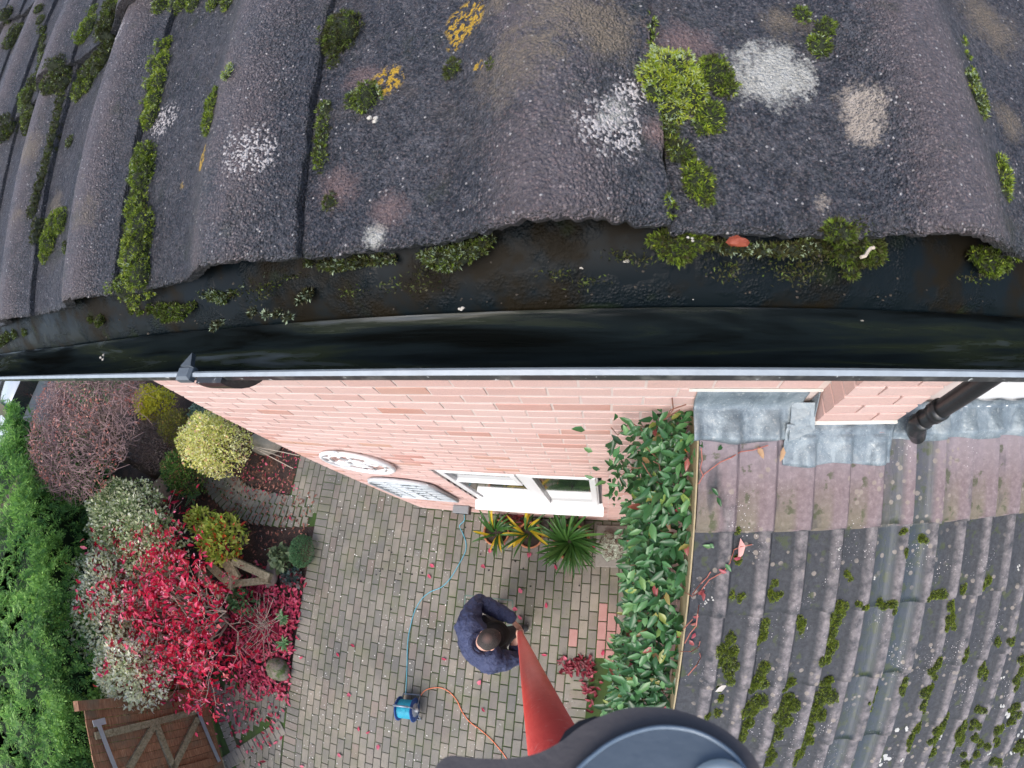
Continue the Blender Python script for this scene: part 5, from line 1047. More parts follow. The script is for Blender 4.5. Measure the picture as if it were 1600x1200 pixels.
tag(o, 'gnarled lichen covered driftwood ornament right of the pots', 'driftwood')
m = MB(); q = at(933+5, 870, .1); m.box((-.03, -.03, 0), (.03, .03, .045), bev=.008); tag(m.make('glass_cube', plain('pale blue glass', (.55, .62, .68), .15, .4, 160), loc=tuple(at(976+1, 869, .08))), 'small pale blue speckled cube beside the driftwood', 'ornament')
# round wheel ornament
rc = np.array([-1.72, -.022, 2.41]); m = MB()
def ring(m, R_, r_, n_=48, c=rc, sq=1): m.tube([(c[0]+R_*math.cos(2*PI*k/n_), c[1], c[2]+R_*sq*math.sin(2*PI*k/n_)) for k in range(n_+1)], r_, 8, cap=False)
ring(m, .262, .016); ring(m, .205, .010); ring(m, .075, .012)
m.lathe([(0.001, .012), (.03, .010), (.045, 0)], M=Matrix.Rotation(PI/2, 4, 'X'), c=tuple(rc), n=16)
for k in range(12): a = 2*PI*k/12; m.tube([rc+np.array([math.cos(a)*.20, 0, math.sin(a)*.20]), rc+np.array([math.cos(a)*.26, 0, math.sin(a)*.26])], .009, 6)
for k in range(4):
    a = 2*PI*k/4+.3; P = [rc+np.array([math.cos(a+b_)*r_, 0, math.sin(a+b_)*r_]) for b_, r_ in ((0, .07), (.25, .12), (.1, .17), (-.25, .205))]; m.tube(P, .011, 6)
    P = [rc+np.array([math.cos(a+b_)*r_, 0, math.sin(a+b_)*r_]) for b_, r_ in ((0, .07), (-.35, .10), (-.55, .14), (-.35, .165))]; m.tube(P, .008, 6)
o = m.make('wall_wheel', M_WIRON, None, True); tag(o, 'round white openwork wheel hung on the brick wall', 'wall ornament')
m = MB(); ring(m, .018, .004, 12, rc+np.array([0, 0, .29])); k = m.make('hook', M_GIRON, None, True); k.parent = o
# arched ornament with mirror
BLc, BRc, TLc, TRc, TMc = (on(a, b, 1, -.03) for a, b in ((627, 776), (709, 781), (576, 751), (676, 760), (637, 751)))
x0, x1 = (BLc[0]+TLc[0])/2, (BRc[0]+TRc[0])/2; zb, zt = (BLc[2]+BRc[2])/2, (TLc[2]+TRc[2])/2; W_ = x1-x0
def arch(u): return zt+.02+.10*math.sin(PI*u)**.7+.0*u
prof_ = [(x0, zb)]+[(x0+W_*u, zt-.03+.13*(math.sin(PI*min(1, u/.5*.5+0))**.5) if 0 else zt-.06+.16*math.sqrt(max(0, 1-(2*u-1)**2))) for u in np.linspace(0, 1, 15)]+[(x1, zb)]
m = MB(); P = [(a, -.028, b) for a, b in prof_]; m.tube(P+[P[0]], .020, 8, cap=False)
ci = lambda a, b, s_: (x0+W_/2+(a-x0-W_/2)*s_, -.026, (zb+zt)/2+(b-(zb+zt)/2)*s_)
m.tube([ci(a, b, .86) for a, b in prof_]+[ci(*prof_[0], .86)], .009, 6, cap=False)
for u in (.28, .5, .72): m.tube([(x0+W_*u, -.03, zb), (x0+W_*u, -.03, zt+.05)], .009, 6)
for k in range(6): z = zb+(zt-zb)*(k+.5)/6; m.tube([(x0, -.03, z), (x1, -.03, z+(.10 if k % 2 else -.10))], .008, 6); m.tube([(x0, -.03, z), (x1, -.03, z-(.10 if k % 2 else -.10))], .008, 6)
o = m.make('arched_mirror', M_GIRON, None, True); tag(o, 'arched grey white lattice mirror on the wall below the wheel', 'wall mirror')
m = MB(); m.prism([(a, -.006, b) for a, b in prof_], (0, 0, 0), (0, -.008, 0)); k = m.make('mirror', M_MIRROR); k.parent = o
# outdoor socket box
m = MB(); bc = (-1.535, 0, .50); m.box((bc[0]-.085, -.085, bc[2]-.055), (bc[0]+.085, 0, bc[2]+.05), bev=.010); o = m.make('socket_box', plain('black box plastic', (.022, .023, .025), .35)); tag(o, 'grey lidded outdoor socket box low on the brick wall', 'socket box')
m = MB(); m.box((bc[0]-.09, -.088, bc[2]+.045), (bc[0]+.09, .0-.001, bc[2]+.075), bev=.008); k = m.make('lid', plain('grey lid', (.20, .215, .225), .45, .15, 60)); k.parent = o
m = MB(); 
for s_ in (-.04, .04): m.box((bc[0]+s_-.012, -.096, bc[2]+.02), (bc[0]+s_+.012, -.085, bc[2]+.055), bev=.002)
k = m.make('catch', plain('dark catch', (.03, .03, .032), .4)); k.parent = o
# blue cable, reel and orange cable
def cable(name, pts, r, mat, z=.008):
    P = [np.array(at(a, b, z)) if len(q_) == 2 else np.array(q_[2]) for q_ in pts for a, b in [q_[:2]]]; Q = []
    for i in range(len(P)-1):
        p0, p1, p2, p3 = P[max(0, i-1)], P[i], P[i+1], P[min(len(P)-1, i+2)]
        for t in np.linspace(0, 1, 8, endpoint=False): Q.append(.5*((2*p1)+(-p0+p2)*t+(2*p0-5*p1+4*p2-p3)*t*t+(-p0+3*p1-3*p2+p3)*t**3))
    Q.append(P[-1]); m = MB(); m.tube(Q, r, 8); return m.make(name, mat, None, True)
o = cable('blue_cable', [(0, 0, (bc[0], -.06, .45)), (0, 0, (-1.60, -.12, .20)), (718, 822), (723, 833), (728, 848), (727, 862), (718, 880), (704, 903), (690, 917), (672, 925), (659, 936), (648, 955), (641, 980), (637, 1005), (636, 1040), (635, 1065), (634, 1086)], .0052, plain('cyan cable', (.10, .36, .46), .45, .1))
tag(o, 'thin cyan blue cable running from the wall box to the reel', 'cable')
o = cable('orange_cable', [(651, 1100), (656, 1089), (664, 1079), (676, 1075), (690, 1075), (703, 1082), (714, 1095), (722, 1112), (734, 1128), (750, 1140), (766, 1154), (780, 1170), (792, 1186), (800, 1204)], .0048, plain('orange cable', (.85, .22, .09), .45, .1))
tag(o, 'thin orange cable curving from the reel across the paving', 'cable')
rcn = at(636, 1108, .15); M_BL = plain('blue reel plastic', (.015, .07, .26), .3, .2, 20); rt = empty('cable_reel', (rcn[0], rcn[1], 0)); rt.rotation_euler.z = .12; tag(rt, 'blue cable reel wound with cyan cable standing on the paving', 'cable reel')
Rx = Matrix.Rotation(PI/2, 4, 'Y')
for sx in (-1, 1):
    m = MB(); m.lathe([(.03, -.005), (.135, -.005), (.140, 0), (.135, .006), (.03, .006)], M=Rx, c=(sx*.092, 0, .155), n=32)
    for k in range(6): a = 2*PI*k/6; m.box((sx*.092-.009, .03, -.008), (sx*.092+.009, .13, .008), M=Matrix.Translation((0, 0, .155)) @ Matrix.Rotation(a, 4, 'X'))
    k = m.make('flange', M_BL, rt, True)
m = MB(); m.lathe([(.07, -.088), (.07, .088)], M=Rx, c=(0, 0, .155), n=24); m.make('drum', M_BL, rt, True)
m = MB()
for k in range(13): 
    for l in range(2):
        R_ = .092+.012*l; m.tube([(-.080+.0128*k+.0064*l+random.gauss(0, .0012), (R_)*math.cos(2*PI*j/20), .155+R_*math.sin(2*PI*j/20)) for j in range(21)], .0062, 6, cap=False)
k = m.make('wound_cable', plain('wound cyan cable', (.04, .42, .56), .4, .15), rt, True); k['kind'] = 'stuff'
m = MB()
for sx in (-1, 1): m.tube([(sx*.105, -.15, .01), (sx*.108, -.06, .10), (sx*.108, 0, .155), (sx*.105, .06, .28), (sx*.09, .075, .315)], .0075, 8); m.tube([(sx*.108, 0, .155), (sx*.105, .14, .01)], .0075, 8)
m.tube([(-.09, .075, .315), (.09, .075, .315)], .012, 10); m.tube([(-.105, -.15, .01), (.105, -.15, .01)], .0075, 8); m.tube([(-.105, .14, .01), (.105, .14, .01)], .0075, 8)
m.make('frame', plain('grey steel tube', (.28, .32, .38), .4, .1, metal=.4), rt, True)
m = MB(); m.lathe([(.0, .034), (.022, .034), (.026, .0), (.034, .0)], M=Rx, c=(.10, 0, .155), n=16); m.make('hub', plain('white hub', (.72, .74, .72), .4, .05), rt, True)
m = MB(); m.lathe([(.0, .006), (.075, .006), (.08, .0)], M=Rx, c=(.098, 0, .155), n=24); m.make('socket_plate', plain('grey plate', (.40, .43, .46), .4, .1), rt, True)

# ------------------------------------------------------------------ gate, fence and timbers by the bed
G0 = at(328, 1096); gdir = at(352, 1192)-G0; gdir[2] = 0; gdir /= np.linalg.norm(gdir); gn = np.array([-gdir[1], gdir[0], 0]); gn = gn if gn[0] > 0 else -gn
def gp(px, py, o_=0): return onp(px, py, G0+gn*o_, gn)
GH = 1.96; gate = empty('timber_gate', tuple(G0)); tag(gate, 'brown boarded timber gate with galvanised strap hinges and crossed braces', 'gate')
def gbox(m, u0, u1, z0, z1, n0, n1): # box in gate space
    P = [G0+gdir*u0+np.array([0, 0, z0]), G0+gdir*u1+np.array([0, 0, z0]), G0+gdir*u1+np.array([0, 0, z1]), G0+gdir*u0+np.array([0, 0, z1])]; m.prism(P, gn*n0, gn*n1)
for i in range(15):
    m = MB(); gbox(m, -.10+.098*i, -.10+.098*(i+1)-.004, .03, GH+random.uniform(-.006, .006), -.03-.004*(i % 2), -.010-.004*(i % 2)); par(m.make('board', M_WOOD), gate)
def gseg(p, q, w, n0, n1, mat, name):
    a = gp(*p, n1); b_ = gp(*q, n1); a = a-gn*((a-G0) @ gn); b_ = b_-gn*((b_-G0) @ gn); d = (b_-a)/np.linalg.norm(b_-a); s_ = np.cross(gn, d)*w/2; m = MB(); m.prism([a-s_, b_-s_, b_+s_, a+s_], gn*n0, gn*n1); return par(m.make(name, mat), gate)
gseg((150, 1150), (310, 1110), .085, -.008, .030, M_WOOD2, 'stile')
for a, b_ in (((242, 1133), (203, 1200)), ((246, 1133), (275, 1205)), ((310, 1122), (270, 1205))): gseg(a, b_, .085, -.006, .034, M_WOOD2, 'brace')
gseg((330, 1190), (200, 1225), .10, -.006, .034, M_WOOD, 'stile')
for a, b_ in (((153, 1127), (190, 1222)), ((307, 1104), (343, 1190))):
    gseg(a, b_, .055, .036, .042, M_GALV, 'hinge_strap')
    d = np.array(b_)-np.array(a); 
for a, b_ in (((146, 1131), (165, 1126)), ((299, 1106), (314, 1102))): gseg(a, b_, .075, .036, .044, M_GALV, 'hinge_plate')
m = MB(); gbox(m, -.22, -.105, 0, 2.05, -.09, .03); o = m.make('gate_post', M_WOOD, None); tag(o, 'dark timber post at the hinge side of the gate', 'post')
fen = empty('timber_fence', tuple(G0-gdir*.3)); tag(fen, 'weathered brown fence running behind the scarlet shrub from the gate', 'fence')
for i in range(16):
    m = MB(); gbox(m, -.24-.105*(i+1), -.24-.105*i-.005, .03, 1.45+random.uniform(-.01, .01), -.05, -.03); par(m.make('board', M_WOOD), fen)
for z in (.35, 1.25): m = MB(); gbox(m, -1.9, -.22, z, z+.08, -.03, .015); par(m.make('rail', M_WOOD2), fen)
# rustic seat and log
def beam(name, a, b_, w, h, mat, lab=None, cat_=None, parent=None):
    a, b_ = np.array(a), np.array(b_); d = b_-a; L = np.linalg.norm(d); d /= L; s_ = np.cross(d, [0, 0, 1]); s_ /= np.linalg.norm(s_); m = MB(); m.prism([a-s_*w/2, b_-s_*w/2, b_+s_*w/2, a+s_*w/2], (0, 0, -h), (0, 0, 0)); o = m.make(name, mat, None); 
    if parent: par(o, parent)
    return o
st = empty('rustic_seat', tuple(at(365, 900, 0))); tag(st, 'rustic grey green timber seat half hidden under the scarlet leaves', 'seat')
z = .42
beam('plank', at(308, 893, z), at(345, 930, z), .13, .05, M_WOOD2, parent=st); beam('plank', at(325, 881, z), at(362, 915, z), .13, .05, M_WOOD2, parent=st); beam('plank', at(350, 874, z+.03), at(368, 905, z+.03), .15, .05, M_WOOD2, parent=st)
beam('arm', at(362, 876, z+.05), at(420, 902, .18), .10, .08, M_WOOD2, parent=st); beam('arm', at(352, 913, z), at(418, 906, .16), .09, .08, M_WOOD2, parent=st)
for a in ((312, 895), (345, 925), (360, 880), (366, 908)): q = at(*a, z-.05); m = MB(); m.box((q[0]-.035, q[1]-.035, -.02), (q[0]+.035, q[1]+.035, z-.05)); par(m.make('leg', M_WOOD2), st)
def rock(name, c, r, mat, lab, seed=0, nz=.2):
    m = MB(); m.ell((0, 0, 0), r, 20); o = m.make(name, mat, None, True, loc=tuple(c)); e = o.data; n_ = len(e.vertices); co = np.empty(n_*3); e.vertices.foreach_get('co', co); co = co.reshape(-1, 3)
    k = 1+nz*vn(co/np.array(r), 1.3, seed)+nz*.4*vn(co/np.array(r), 3.2, seed+5); co *= k[:, None]; e.vertices.foreach_set('co', co.ravel()); e.update(); tag(o, lab, 'stone'); return o
rock('mossy_stone', at(435, 1046, .06), (.175, .15, .13), M_MSTONE, 'round mossy stone among the fallen red leaves at the patio corner', 3)
rock('rock', at(415, 692, .05), (.30, .17, .14), M_STONE, 'tan rock against the house wall behind the cream yellow shrub', 6, .3)
rock('rock', at(255, 762, .05), (.22, .28, .14), plain('pale pink rock', (.42, .30, .22), .9, .3, 12, .01, 30), 'pale tan rock on the bed at the foot of the leafless shrub', 8, .3)
rock('rock', at(425, 893, .05), (.10, .22, .08), M_BARK, 'dark twisted root piece beside the seat', 9, .4)
m = MB(); c = at(292, 1038, .30); 
m.lathe([(.15, 0), (.20, .30), (.225, .30), (.225, .335), (.20, .335), (.185, .31), (.18, .28), (.001, .26)], n=32, c=(c[0], c[1], 0)); tag(m.make('empty_pot', plain('faded terracotta', (.42, .22, .18), .8, .15, 30), None, True), 'faded terracotta pot showing its rim inside the scarlet shrub', 'pot')
m = MB()
for i, (a, b_) in enumerate((((392, 697), (458, 732)), ((400, 700), (440, 714)), ((398, 698), (468, 712)))): m.tube([at(*a, .25), (at(*a, .25)+at(*b_, .02))/2+np.array([0, 0, .03]), at(*b_, .01)], .006, 5)
tag(m.make('cut_stems', M_CREAMT), 'long pale cut stems lying on the dark soil near the wall', 'stems')

# parked car glimpsed beyond the shrubs
car = empty('parked_car', (-13.3, 1.5, 0)); car.rotation_euler.z = math.radians(82); tag(car, 'silver car parked beyond the garden shrubs', 'car')
sec = [(-2.1, .55, .62), (-2.05, .95, .78), (-1.4, 1.02, .86), (-.9, 1.42, .72), (.5, 1.45, .70), (1.1, 1.0, .84), (1.95, .88, .80), (2.1, .55, .64)]
V = []; F = []
for x, h_, w_ in sec: V += [(x, -.84, .28), (x, -.88, min(h_, .75)), (x, -w_*.85, h_-.04), (x, 0, h_), (x, w_*.85, h_-.04), (x, .88, min(h_, .75)), (x, .84, .28)]
for i in range(len(sec)-1):
    for j in range(6): F.append((i*7+j, i*7+j+1, i*7+j+8, i*7+j+7))
F += [tuple(range(6, -1, -1)), tuple((len(sec)-1)*7+j for j in range(7))]
M_SIL = plain('silver car paint', (.55, .58, .60), .25, .05, 10, metal=.4); o = mk('body', V, F, M_SIL, car, True); s_ = o.modifiers.new('s', 'SUBSURF'); s_.levels = s_.render_levels = 2
m = MB(); m.add([(-1.36, -.72, 1.05), (-.95, -.62, 1.38), (-.95, .62, 1.38), (-1.36, .72, 1.05)], [(0, 1, 2, 3)]); m.add([(1.06, -.70, 1.06), (.62, -.62, 1.40), (.62, .62, 1.40), (1.06, .70, 1.06)], [(0, 3, 2, 1)]); m.make('windscreen', M_GLASS, car)
m = MB()
for s_ in (-1, 1): m.add([(-1.2, s_*.885, .92), (.95, s_*.885, .92), (.5, s_*.80, 1.32), (-.85, s_*.80, 1.32)], [(0, 1, 2, 3)])
m.make('side_window', M_GLASS, car)
for x in (-1.35, 1.3):
    for s_ in (-1, 1): m = MB(); m.lathe([(.0, -.09), (.20, -.10), (.31, -.09), (.32, 0), (.31, .09), (.2, .1), (0, .09)], M=Matrix.Rotation(PI/2, 4, 'X'), c=(x, s_*.80, .32), n=20); m.make('wheel', plain('tyre', (.02, .02, .02), .8), car, True)

# ------------------------------------------------------------------ the person holding the pole
def skin(name, V, E_, R_, mat, sub=2, root=0, parent=None, crease=0, csc=14, aniso=(1, 1, 1)):
    me = bpy.data.meshes.new(name); me.from_pydata([tuple(v) for v in V], E_, []); o = ob(name, me); md = o.modifiers.new('k', 'SKIN'); md.use_smooth_shade = True
    for i, r in enumerate(R_): me.skin_vertices[0].data[i].radius = (r, r) if not isinstance(r, tuple) else r
    for i in range(len(V)): me.skin_vertices[0].data[i].use_root = (i == root)
    sb = o.modifiers.new('s', 'SUBSURF'); sb.levels = sb.render_levels = sub
    dg = bpy.context.evaluated_depsgraph_get(); e = bpy.data.meshes.new_from_object(o.evaluated_get(dg)); o.modifiers.clear(); o.data = e; e.materials.clear(); e.materials.append(mat)
    if crease:
        n_ = len(e.vertices); co = np.empty(n_*3); e.vertices.foreach_get('co', co); co = co.reshape(-1, 3); no = np.empty(n_*3); e.vertices.foreach_get('normal', no); no = no.reshape(-1, 3)
        q = co*np.array(aniso); w = 1-np.abs(vn(q, csc, 2))*2.4; w2 = 1-np.abs(vn(q, csc*2.1, 7))*2.4; co += no*(crease*(w*.7+w2*.35))[:, None]; e.vertices.foreach_set('co', co.ravel())
    e.polygons.foreach_set('use_smooth', np.ones(len(e.polygons), bool)); e.update(); e.name = name
    if parent: o.parent = parent
    return o
M_SKIN = plain('skin', (.60, .34, .26), .5, .08, 40, .0004, 200); fw = np.array([.78, .62, 0.]); lf = np.array([-.62, .78, 0.])   # forward, person's left
tc = lambda a, b, z: tuple(np.array([-1.02, -1.29, 0])+fw*a+lf*b+np.array([0, 0, z]))
LH, RH = at(806, 969, 1.13), at(803, 1003, 1.16)
bv = [tc(-.02, 0, .95), tc(0, 0, 1.1), tc(.05, 0, 1.26), tc(.11, 0, 1.39), tc(.155, -.015, 1.46), tc(.185, -.02, 1.52), tc(.205, -.02, 1.59), tc(.215, -.02, 1.635)]
br_ = [.13, .12, .13, .10, .052, .060, .082, .052]
ls, rs = np.array(tc(.10, .19, 1.37)), np.array(tc(.11, -.19, 1.37)); le, re_ = np.array(tc(.19, .33, 1.16)), np.array(tc(.24, -.27, 1.12))
bv += [ls, le, LH-np.array([.05, -.01, -.01]), rs, re_, RH-np.array([.02, .05, .01]), tc(-.02, .10, .90), tc(.05, .16, .50), tuple(at(775, 950, .08)), tc(-.02, -.10, .90), tc(.12, -.04, .50), tuple(at(812, 985, .08))]
br_ += [.058, .042, .027, .058, .042, .027, .085, .058, .042, .085, .058, .042]
be = [(i, i+1) for i in range(7)]+[(3, 8), (8, 9), (9, 10), (3, 11), (11, 12), (12, 13), (0, 14), (14, 15), (15, 16), (0, 17), (17, 18), (18, 19)]
pole_a, pole_b = np.array([*at(812, 988, 1.02)[:2], 1.02]), CAM+ray(868, 1168)*.40
pdir = (pole_b-pole_a)/np.linalg.norm(pole_b-pole_a)
def hand(w, ax, side):     # wrist vertex index w, fingers curl round the pole axis ax
    w0 = np.array(bv[w]); pc = ax; toward = pc-w0; toward -= pdir*(toward @ pdir); toward /= np.linalg.norm(toward); acr = np.cross(pdir, toward); palm = pc-toward*.040+acr*.018*side
    bv.append(tuple(palm)); br_.append((.036, .022)); be.append((w, len(bv)-1)); ip = len(bv)-1
    for k in range(4):
        off = pdir*(.030-.020*k); base = palm+off+toward*.018+acr*.012*side; r = .0098-(.0012 if k == 3 else 0); l = [1, 1.08, 1.0, .82][k]
        p1 = pc+off+acr*side*.028+toward*.002; p2 = pc+off+toward*.030*l+acr*side*.010; p3 = pc+off+toward*.018-acr*side*.020*l
        for j, p in enumerate((base, p1, p2, p3)):
            bv.append(tuple(p)); br_.append(r*(1, 1, .95, .8)[j]); be.append((ip if j == 0 else len(bv)-2, len(bv)-1))
    for j, p in enumerate((palm-acr*side*.015+pdir*.03, pc-acr*side*.026+pdir*.045-toward*.01, pc-acr*side*.022+pdir*.055+toward*.018)):
        bv.append(tuple(p)); br_.append((.012, .0105, .009)[j]); be.append((ip if j == 0 else len(bv)-2, len(bv)-1))
hA = pole_a+pdir*((LH-pole_a) @ pdir); hB = pole_a+pdir*(((RH-pole_a) @ pdir)+.14)
hand(10, pole_a-pdir*.02, 1); hand(13, pole_a+pdir*.20, -1)
per = skin('person', bv, be, br_, M_SKIN, 2, 0); tag(per, 'person with cropped dark hair in a navy jacket bending to hold the red pole', 'person')
def kidp(o): o.parent = per; return o
# head shapes joined to the body mesh: nose, ears, jaw
hc = np.array(tc(.205, -.02, 1.575)); hm = MB(); M3 = np.array([fw+np.array([0, 0, -.45]), lf, [0, 0, 0]], float); hf = fw*.9+np.array([0, 0, -.44]); hf /= np.linalg.norm(hf); hup = np.cross(hf, -lf) if np.cross(hf, -lf)[2] > 0 else np.cross(hf, lf); hup /= np.linalg.norm(hup)
def hp(a, b, c): return hc+hf*a+lf*b+hup*c
def hell(m, c, r, n_=14):   # ellipsoid in head space
    b0 = len(m.v); m.ell((0, 0, 0), r, n_)
    for i in range(b0, len(m.v)): v = m.v[i]; m.v[i] = tuple(hp(c[0]+v[0], c[1]+v[1], c[2]+v[2]))
hell(hm, (0, 0, .01), (.100, .080, .105), 24); hell(hm, (.045, 0, -.055), (.045, .048, .055), 16); hell(hm, (.098, 0, -.02), (.016, .012, .022), 10)
for s_ in (-1, 1): hell(hm, (-.005, s_*.077, -.015), (.018, .010, .030), 12)
hell(hm, (.086, 0, -.068), (.010, .024, .007), 8)
hd = hm.make('head', M_SKIN, None, True)
import bmesh
bmh = bmesh.new(); bmh.from_mesh(per.data); bmh.from_mesh(hd.data); bmh.to_mesh(per.data); bmh.free(); bpy.data.objects.remove(hd); per.data.materials.clear(); per.data.materials.append(M_SKIN); per.data.polygons.foreach_set('material_index', np.zeros(len(per.data.polygons), np.int32)); per.data.polygons.foreach_set('use_smooth', np.ones(len(per.data.polygons), bool))
m = MB()
for s_ in (-1, 1): hell(m, (.085, s_*.030, .008), (.010, .013, .009), 8)
kidp(m.make('eye', plain('eye', (.5, .5, .5), .2), None, True))
n = N('cropped dark hair'); p = n.pos(); cc_ = n.mix(n.mr(n.noise(p, 320, 3), .4, .65), (.016, .013, .012), (.075, .062, .055)); cc_ = n.mix(n.mr(n.dist(p, hp(-.02, .01, .11)), .045, .012, 0, .5), cc_, (.28, .17, .14)); M_HAIR = n.fin(cc_, .7, n.noise(p, 420, 3), .004)
m = MB(); b0 = 0; V = []; F = []; ns, nr = 28, 12
for i in range(nr+1):
    ph = i/nr
    for k in range(ns):
        a = 2*PI*k/ns; lim = 1.45-.42*(.5-.5*math.cos(a))+.05*math.sin(a*5) ; th = ph*lim
        kk = 1+.035*mnoise.noise(Vector((math.sin(th)*math.cos(a)*9, math.sin(th)*math.sin(a)*9, 4))); V.append(hp(-.004+.107*kk*math.sin(th)*math.cos(a), .086*kk*math.sin(th)*math.sin(a), .014+.112*math.cos(th)))
for i in range(nr):
    for k in range(ns): F.append((i*ns+k, i*ns+(k+1) % ns, (i+1)*ns+(k+1) % ns, (i+1)*ns+k))
m.add(V, F); kidp(m.make('hair', M_HAIR, None, True))
n = N('navy jacket cloth'); p = n.pos(); cj = n.mix(n.noise(p, 9, 4), (.030, .040, .095), (.050, .064, .14)); M_JK = n.fin(cj, .62, n.math('ADD', n.noise(p, 16, 4, .6, 1.5), n.math('MULTIPLY', n.noise(p, 600, 2), .03)), .03)
jv = [tc(-.06, 0, .88), tc(-.055, 0, 1.0), tc(-.03, 0, 1.14), tc(.015, 0, 1.28), tc(.075, -.005, 1.39), tc(.125, -.012, 1.445)]
jr = [(.215, .155), (.215, .16), (.225, .16), (.225, .145), (.165, .11), (.095, .085)]
jv += [tuple(ls-fw*.02), tuple((ls+le)/2+lf*.015), tuple(le), tuple(le*.45+(LH)*.55), tuple(LH*.99+le*.01)]; jr += [.098, .088, .078, .066, .052]
jv += [tuple(rs-fw*.02), tuple((rs+re_)/2-lf*.015), tuple(re_), tuple(re_*.45+RH*.55), tuple(RH*.97+re_*.03)]; jr += [.098, .088, .078, .066, .052]
jk = skin('jacket', jv, [(0, 1), (1, 2), (2, 3), (3, 4), (4, 5), (4, 6), (6, 7), (7, 8), (8, 9), (9, 10), (4, 11), (11, 12), (12, 13), (13, 14), (14, 15)], jr, M_JK, 4, 0, per, .014, 12, (1, 1, .5))
fv = [tc(.13, 0, .92), tc(.135, 0, 1.06), tc(.15, 0, 1.2), tc(.165, -.01, 1.33), tc(.17, -.015, 1.42)]
kidp(skin('fleece', fv, [(0, 1), (1, 2), (2, 3), (3, 4)], [.125, .13, .125, .098, .062], plain('black fleece', (.006, .007, .009), .85, .3, 40), 3, 0, None, .005, 12))
m = MB(); m.tube([hp(-.055+.072*math.cos(a)*1.05, .082*math.sin(a), -.115-.018*math.cos(a)) for a in np.linspace(.5, 2*PI-.5, 20)], [.020]*20, 8); kidp(m.make('collar', M_JK, None, True))
M_TR = plain('dark trousers', (.02, .022, .028), .8, .3, 20)
tv = [tc(-.03, 0, .95), tc(-.03, .10, .86), tc(.04, .16, .50), tuple(at(774, 951, .12)), tc(-.03, -.10, .86), tc(.11, -.05, .50), tuple(at(809, 987, .12))]
kidp(skin('trousers', tv, [(0, 1), (1, 2), (2, 3), (0, 4), (4, 5), (5, 6)], [.15, .10, .078, .068, .10, .078, .068], M_TR, 3, 0, None, .006, 12))
M_SHOE = plain('black grey shoe', (.03, .034, .036), .6, .4, 60)
for (a, b_), (c_, d_) in (((772, 957), (782, 944)), ((808, 988), (826, 978))):
    P0, P1 = at(a, b_, .05), at(c_, d_, .04); kidp(skin('shoe', [P0-(P1-P0)*.25, P0, (P0+P1)/2, P1], [(0, 1), (1, 2), (2, 3)], [(.040, .045), (.046, .045), (.046, .036), (.040, .028)], M_SHOE, 2, 0))
# ------------------------------------------------------------------ pole and camera mount
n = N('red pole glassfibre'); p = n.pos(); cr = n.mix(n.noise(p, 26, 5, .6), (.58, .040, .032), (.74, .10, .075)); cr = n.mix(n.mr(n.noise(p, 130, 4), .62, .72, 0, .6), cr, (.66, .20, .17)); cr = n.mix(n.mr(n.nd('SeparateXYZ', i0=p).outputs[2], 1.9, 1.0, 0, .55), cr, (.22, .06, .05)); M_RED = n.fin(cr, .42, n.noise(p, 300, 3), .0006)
pole = empty('red_pole', tuple(pole_a)); tag(pole, 'long red telescopic pole rising from the hands to the camera mount', 'pole')
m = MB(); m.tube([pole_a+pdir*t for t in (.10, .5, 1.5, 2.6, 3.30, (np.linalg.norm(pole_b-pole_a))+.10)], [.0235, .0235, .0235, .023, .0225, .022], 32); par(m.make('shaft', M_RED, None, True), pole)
m = MB(); m.tube([pole_a-pdir*.16, pole_a+pdir*.10], .019, 20); par(m.make('handle', plain('dark brown grip', (.10, .035, .03), .6), None, True), pole)
m = MB(); m.tube([pole_a+pdir*.08, pole_a+pdir*.13], .029, 20); par(m.make('locking_collar', plain('black collar', (.012, .012, .014), .4), None, True), pole)
mt = empty('camera_mount', tuple(CAM+ray(950, 1190)*.15)); tag(mt, 'blurred dark grey curved camera mount close to the lens', 'camera mount')
M_BLK = plain('dark rubbery plastic', (.075, .066, .066), .6, .15, 60, .0004, 300); M_BLU = plain('blue grey plate', (.095, .120, .145), .38, .12, 30)
oo = [(640, 1262), (672, 1212), (688, 1190), (706, 1182), (740, 1186), (790, 1187), (835, 1180), (875, 1161), (905, 1138), (940, 1120), (975, 1109), (1010, 1106), (1050, 1109), (1090, 1121), (1130, 1140), (1162, 1165), (1182, 1190), (1198, 1225), (1205, 1270)]
ii = [(790, 1290), (850, 1262), (890, 1220), (905, 1200), (925, 1182), (950, 1163), (980, 1148), (1015, 1138), (1045, 1136), (1080, 1141), (1110, 1153), (1138, 1172), (1155, 1190), (1166, 1210), (1172, 1260)]
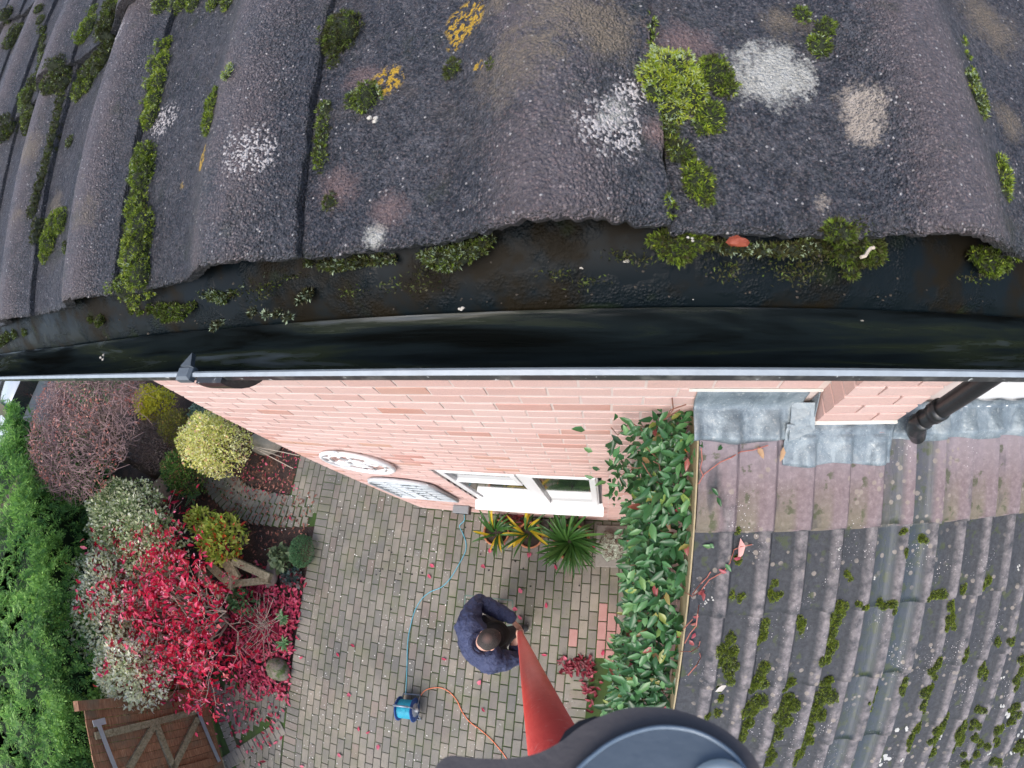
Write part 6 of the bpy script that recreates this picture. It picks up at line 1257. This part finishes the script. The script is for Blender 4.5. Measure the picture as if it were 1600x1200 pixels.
def sm(P, k=5):
    Q = []
    for i in range(len(P)-1):
        p0, p1, p2, p3 = (np.array(P[j], float) for j in (max(0, i-1), i, i+1, min(len(P)-1, i+2)))
        for t in np.linspace(0, 1, k, endpoint=False): Q.append(tuple(.5*((2*p1)+(-p0+p2)*t+(2*p0-5*p1+4*p2-p3)*t*t+(-p0+3*p1-3*p2+p3)*t**3)))
    return Q+[P[-1]]
O_ = sm(oo); pc0 = CAM+ray(950, 1195)*.150; pn = ray(930, 1250); pn = pn/np.linalg.norm(pn)
def mp(px, py, d=0): return onp(px, py, pc0+pn*d, pn)
m = MB(); ring_ = [mp(*q) for q in O_]+[mp(1150, 1420), mp(700, 1420)]
cen = sum(ring_)/len(ring_); n_ = len(ring_); V = []; lay = ((0, .004, .0), (.0, -.0, .0),)
rows = [(-.0035, .93), (-.0015, .965), (.0, .985), (.0035, 1.0), (.018, 1.0), (.022, .985)]
for dd_, sc_ in rows: V += [tuple(cen+(p-cen)*(1-(1-sc_)*.35)+pn*dd_) for p in ring_]
F = [(i*n_+k, i*n_+(k+1) % n_, (i+1)*n_+(k+1) % n_, (i+1)*n_+k) for i in range(len(rows)-1) for k in range(n_)]+[tuple(range(n_-1, -1, -1)), tuple((len(rows)-1)*n_+k for k in range(n_))]
m.add(V, F); par(m.make('arm', M_BLK, None, False), mt)
I_ = sm(ii); m = MB(); r2 = [mp(*q, -.0045) for q in I_]+[mp(1130, 1400, -.0045), mp(800, 1400, -.0045)]; m.prism(r2, tuple(-pn*.0015), tuple(pn*.002)); par(m.make('plate', M_BLU), mt)
m = MB(); m.tube([mp(*q, -.0062) for q in I_], .0007, 8); par(m.make('plate_rim', plain('pale plate rim', (.15, .20, .25), .3), None, True), mt)
m = MB(); q = mp(1124, 1236, -.007); M_ = pn; zz = Vector(-pn).to_track_quat('Z', 'Y').to_matrix().to_4x4(); m.lathe([(.001, .003), (.006, .0028), (.0088, .0010), (.0090, -.004)], n=28, M=zz, c=tuple(q)); par(m.make('screw_cap', plain('pale grey cap', (.62, .68, .66), .3, .05), None, True), mt)

tip = pole_a+pdir*(np.linalg.norm(pole_b-pole_a)+.08); m = MB(); m.tube([tip, tip*.5+(cen+pn*.05)*.5, cen+pn*.012], [.020, .017, .014], 16); par(m.make('neck', M_BLK, None, True), mt)
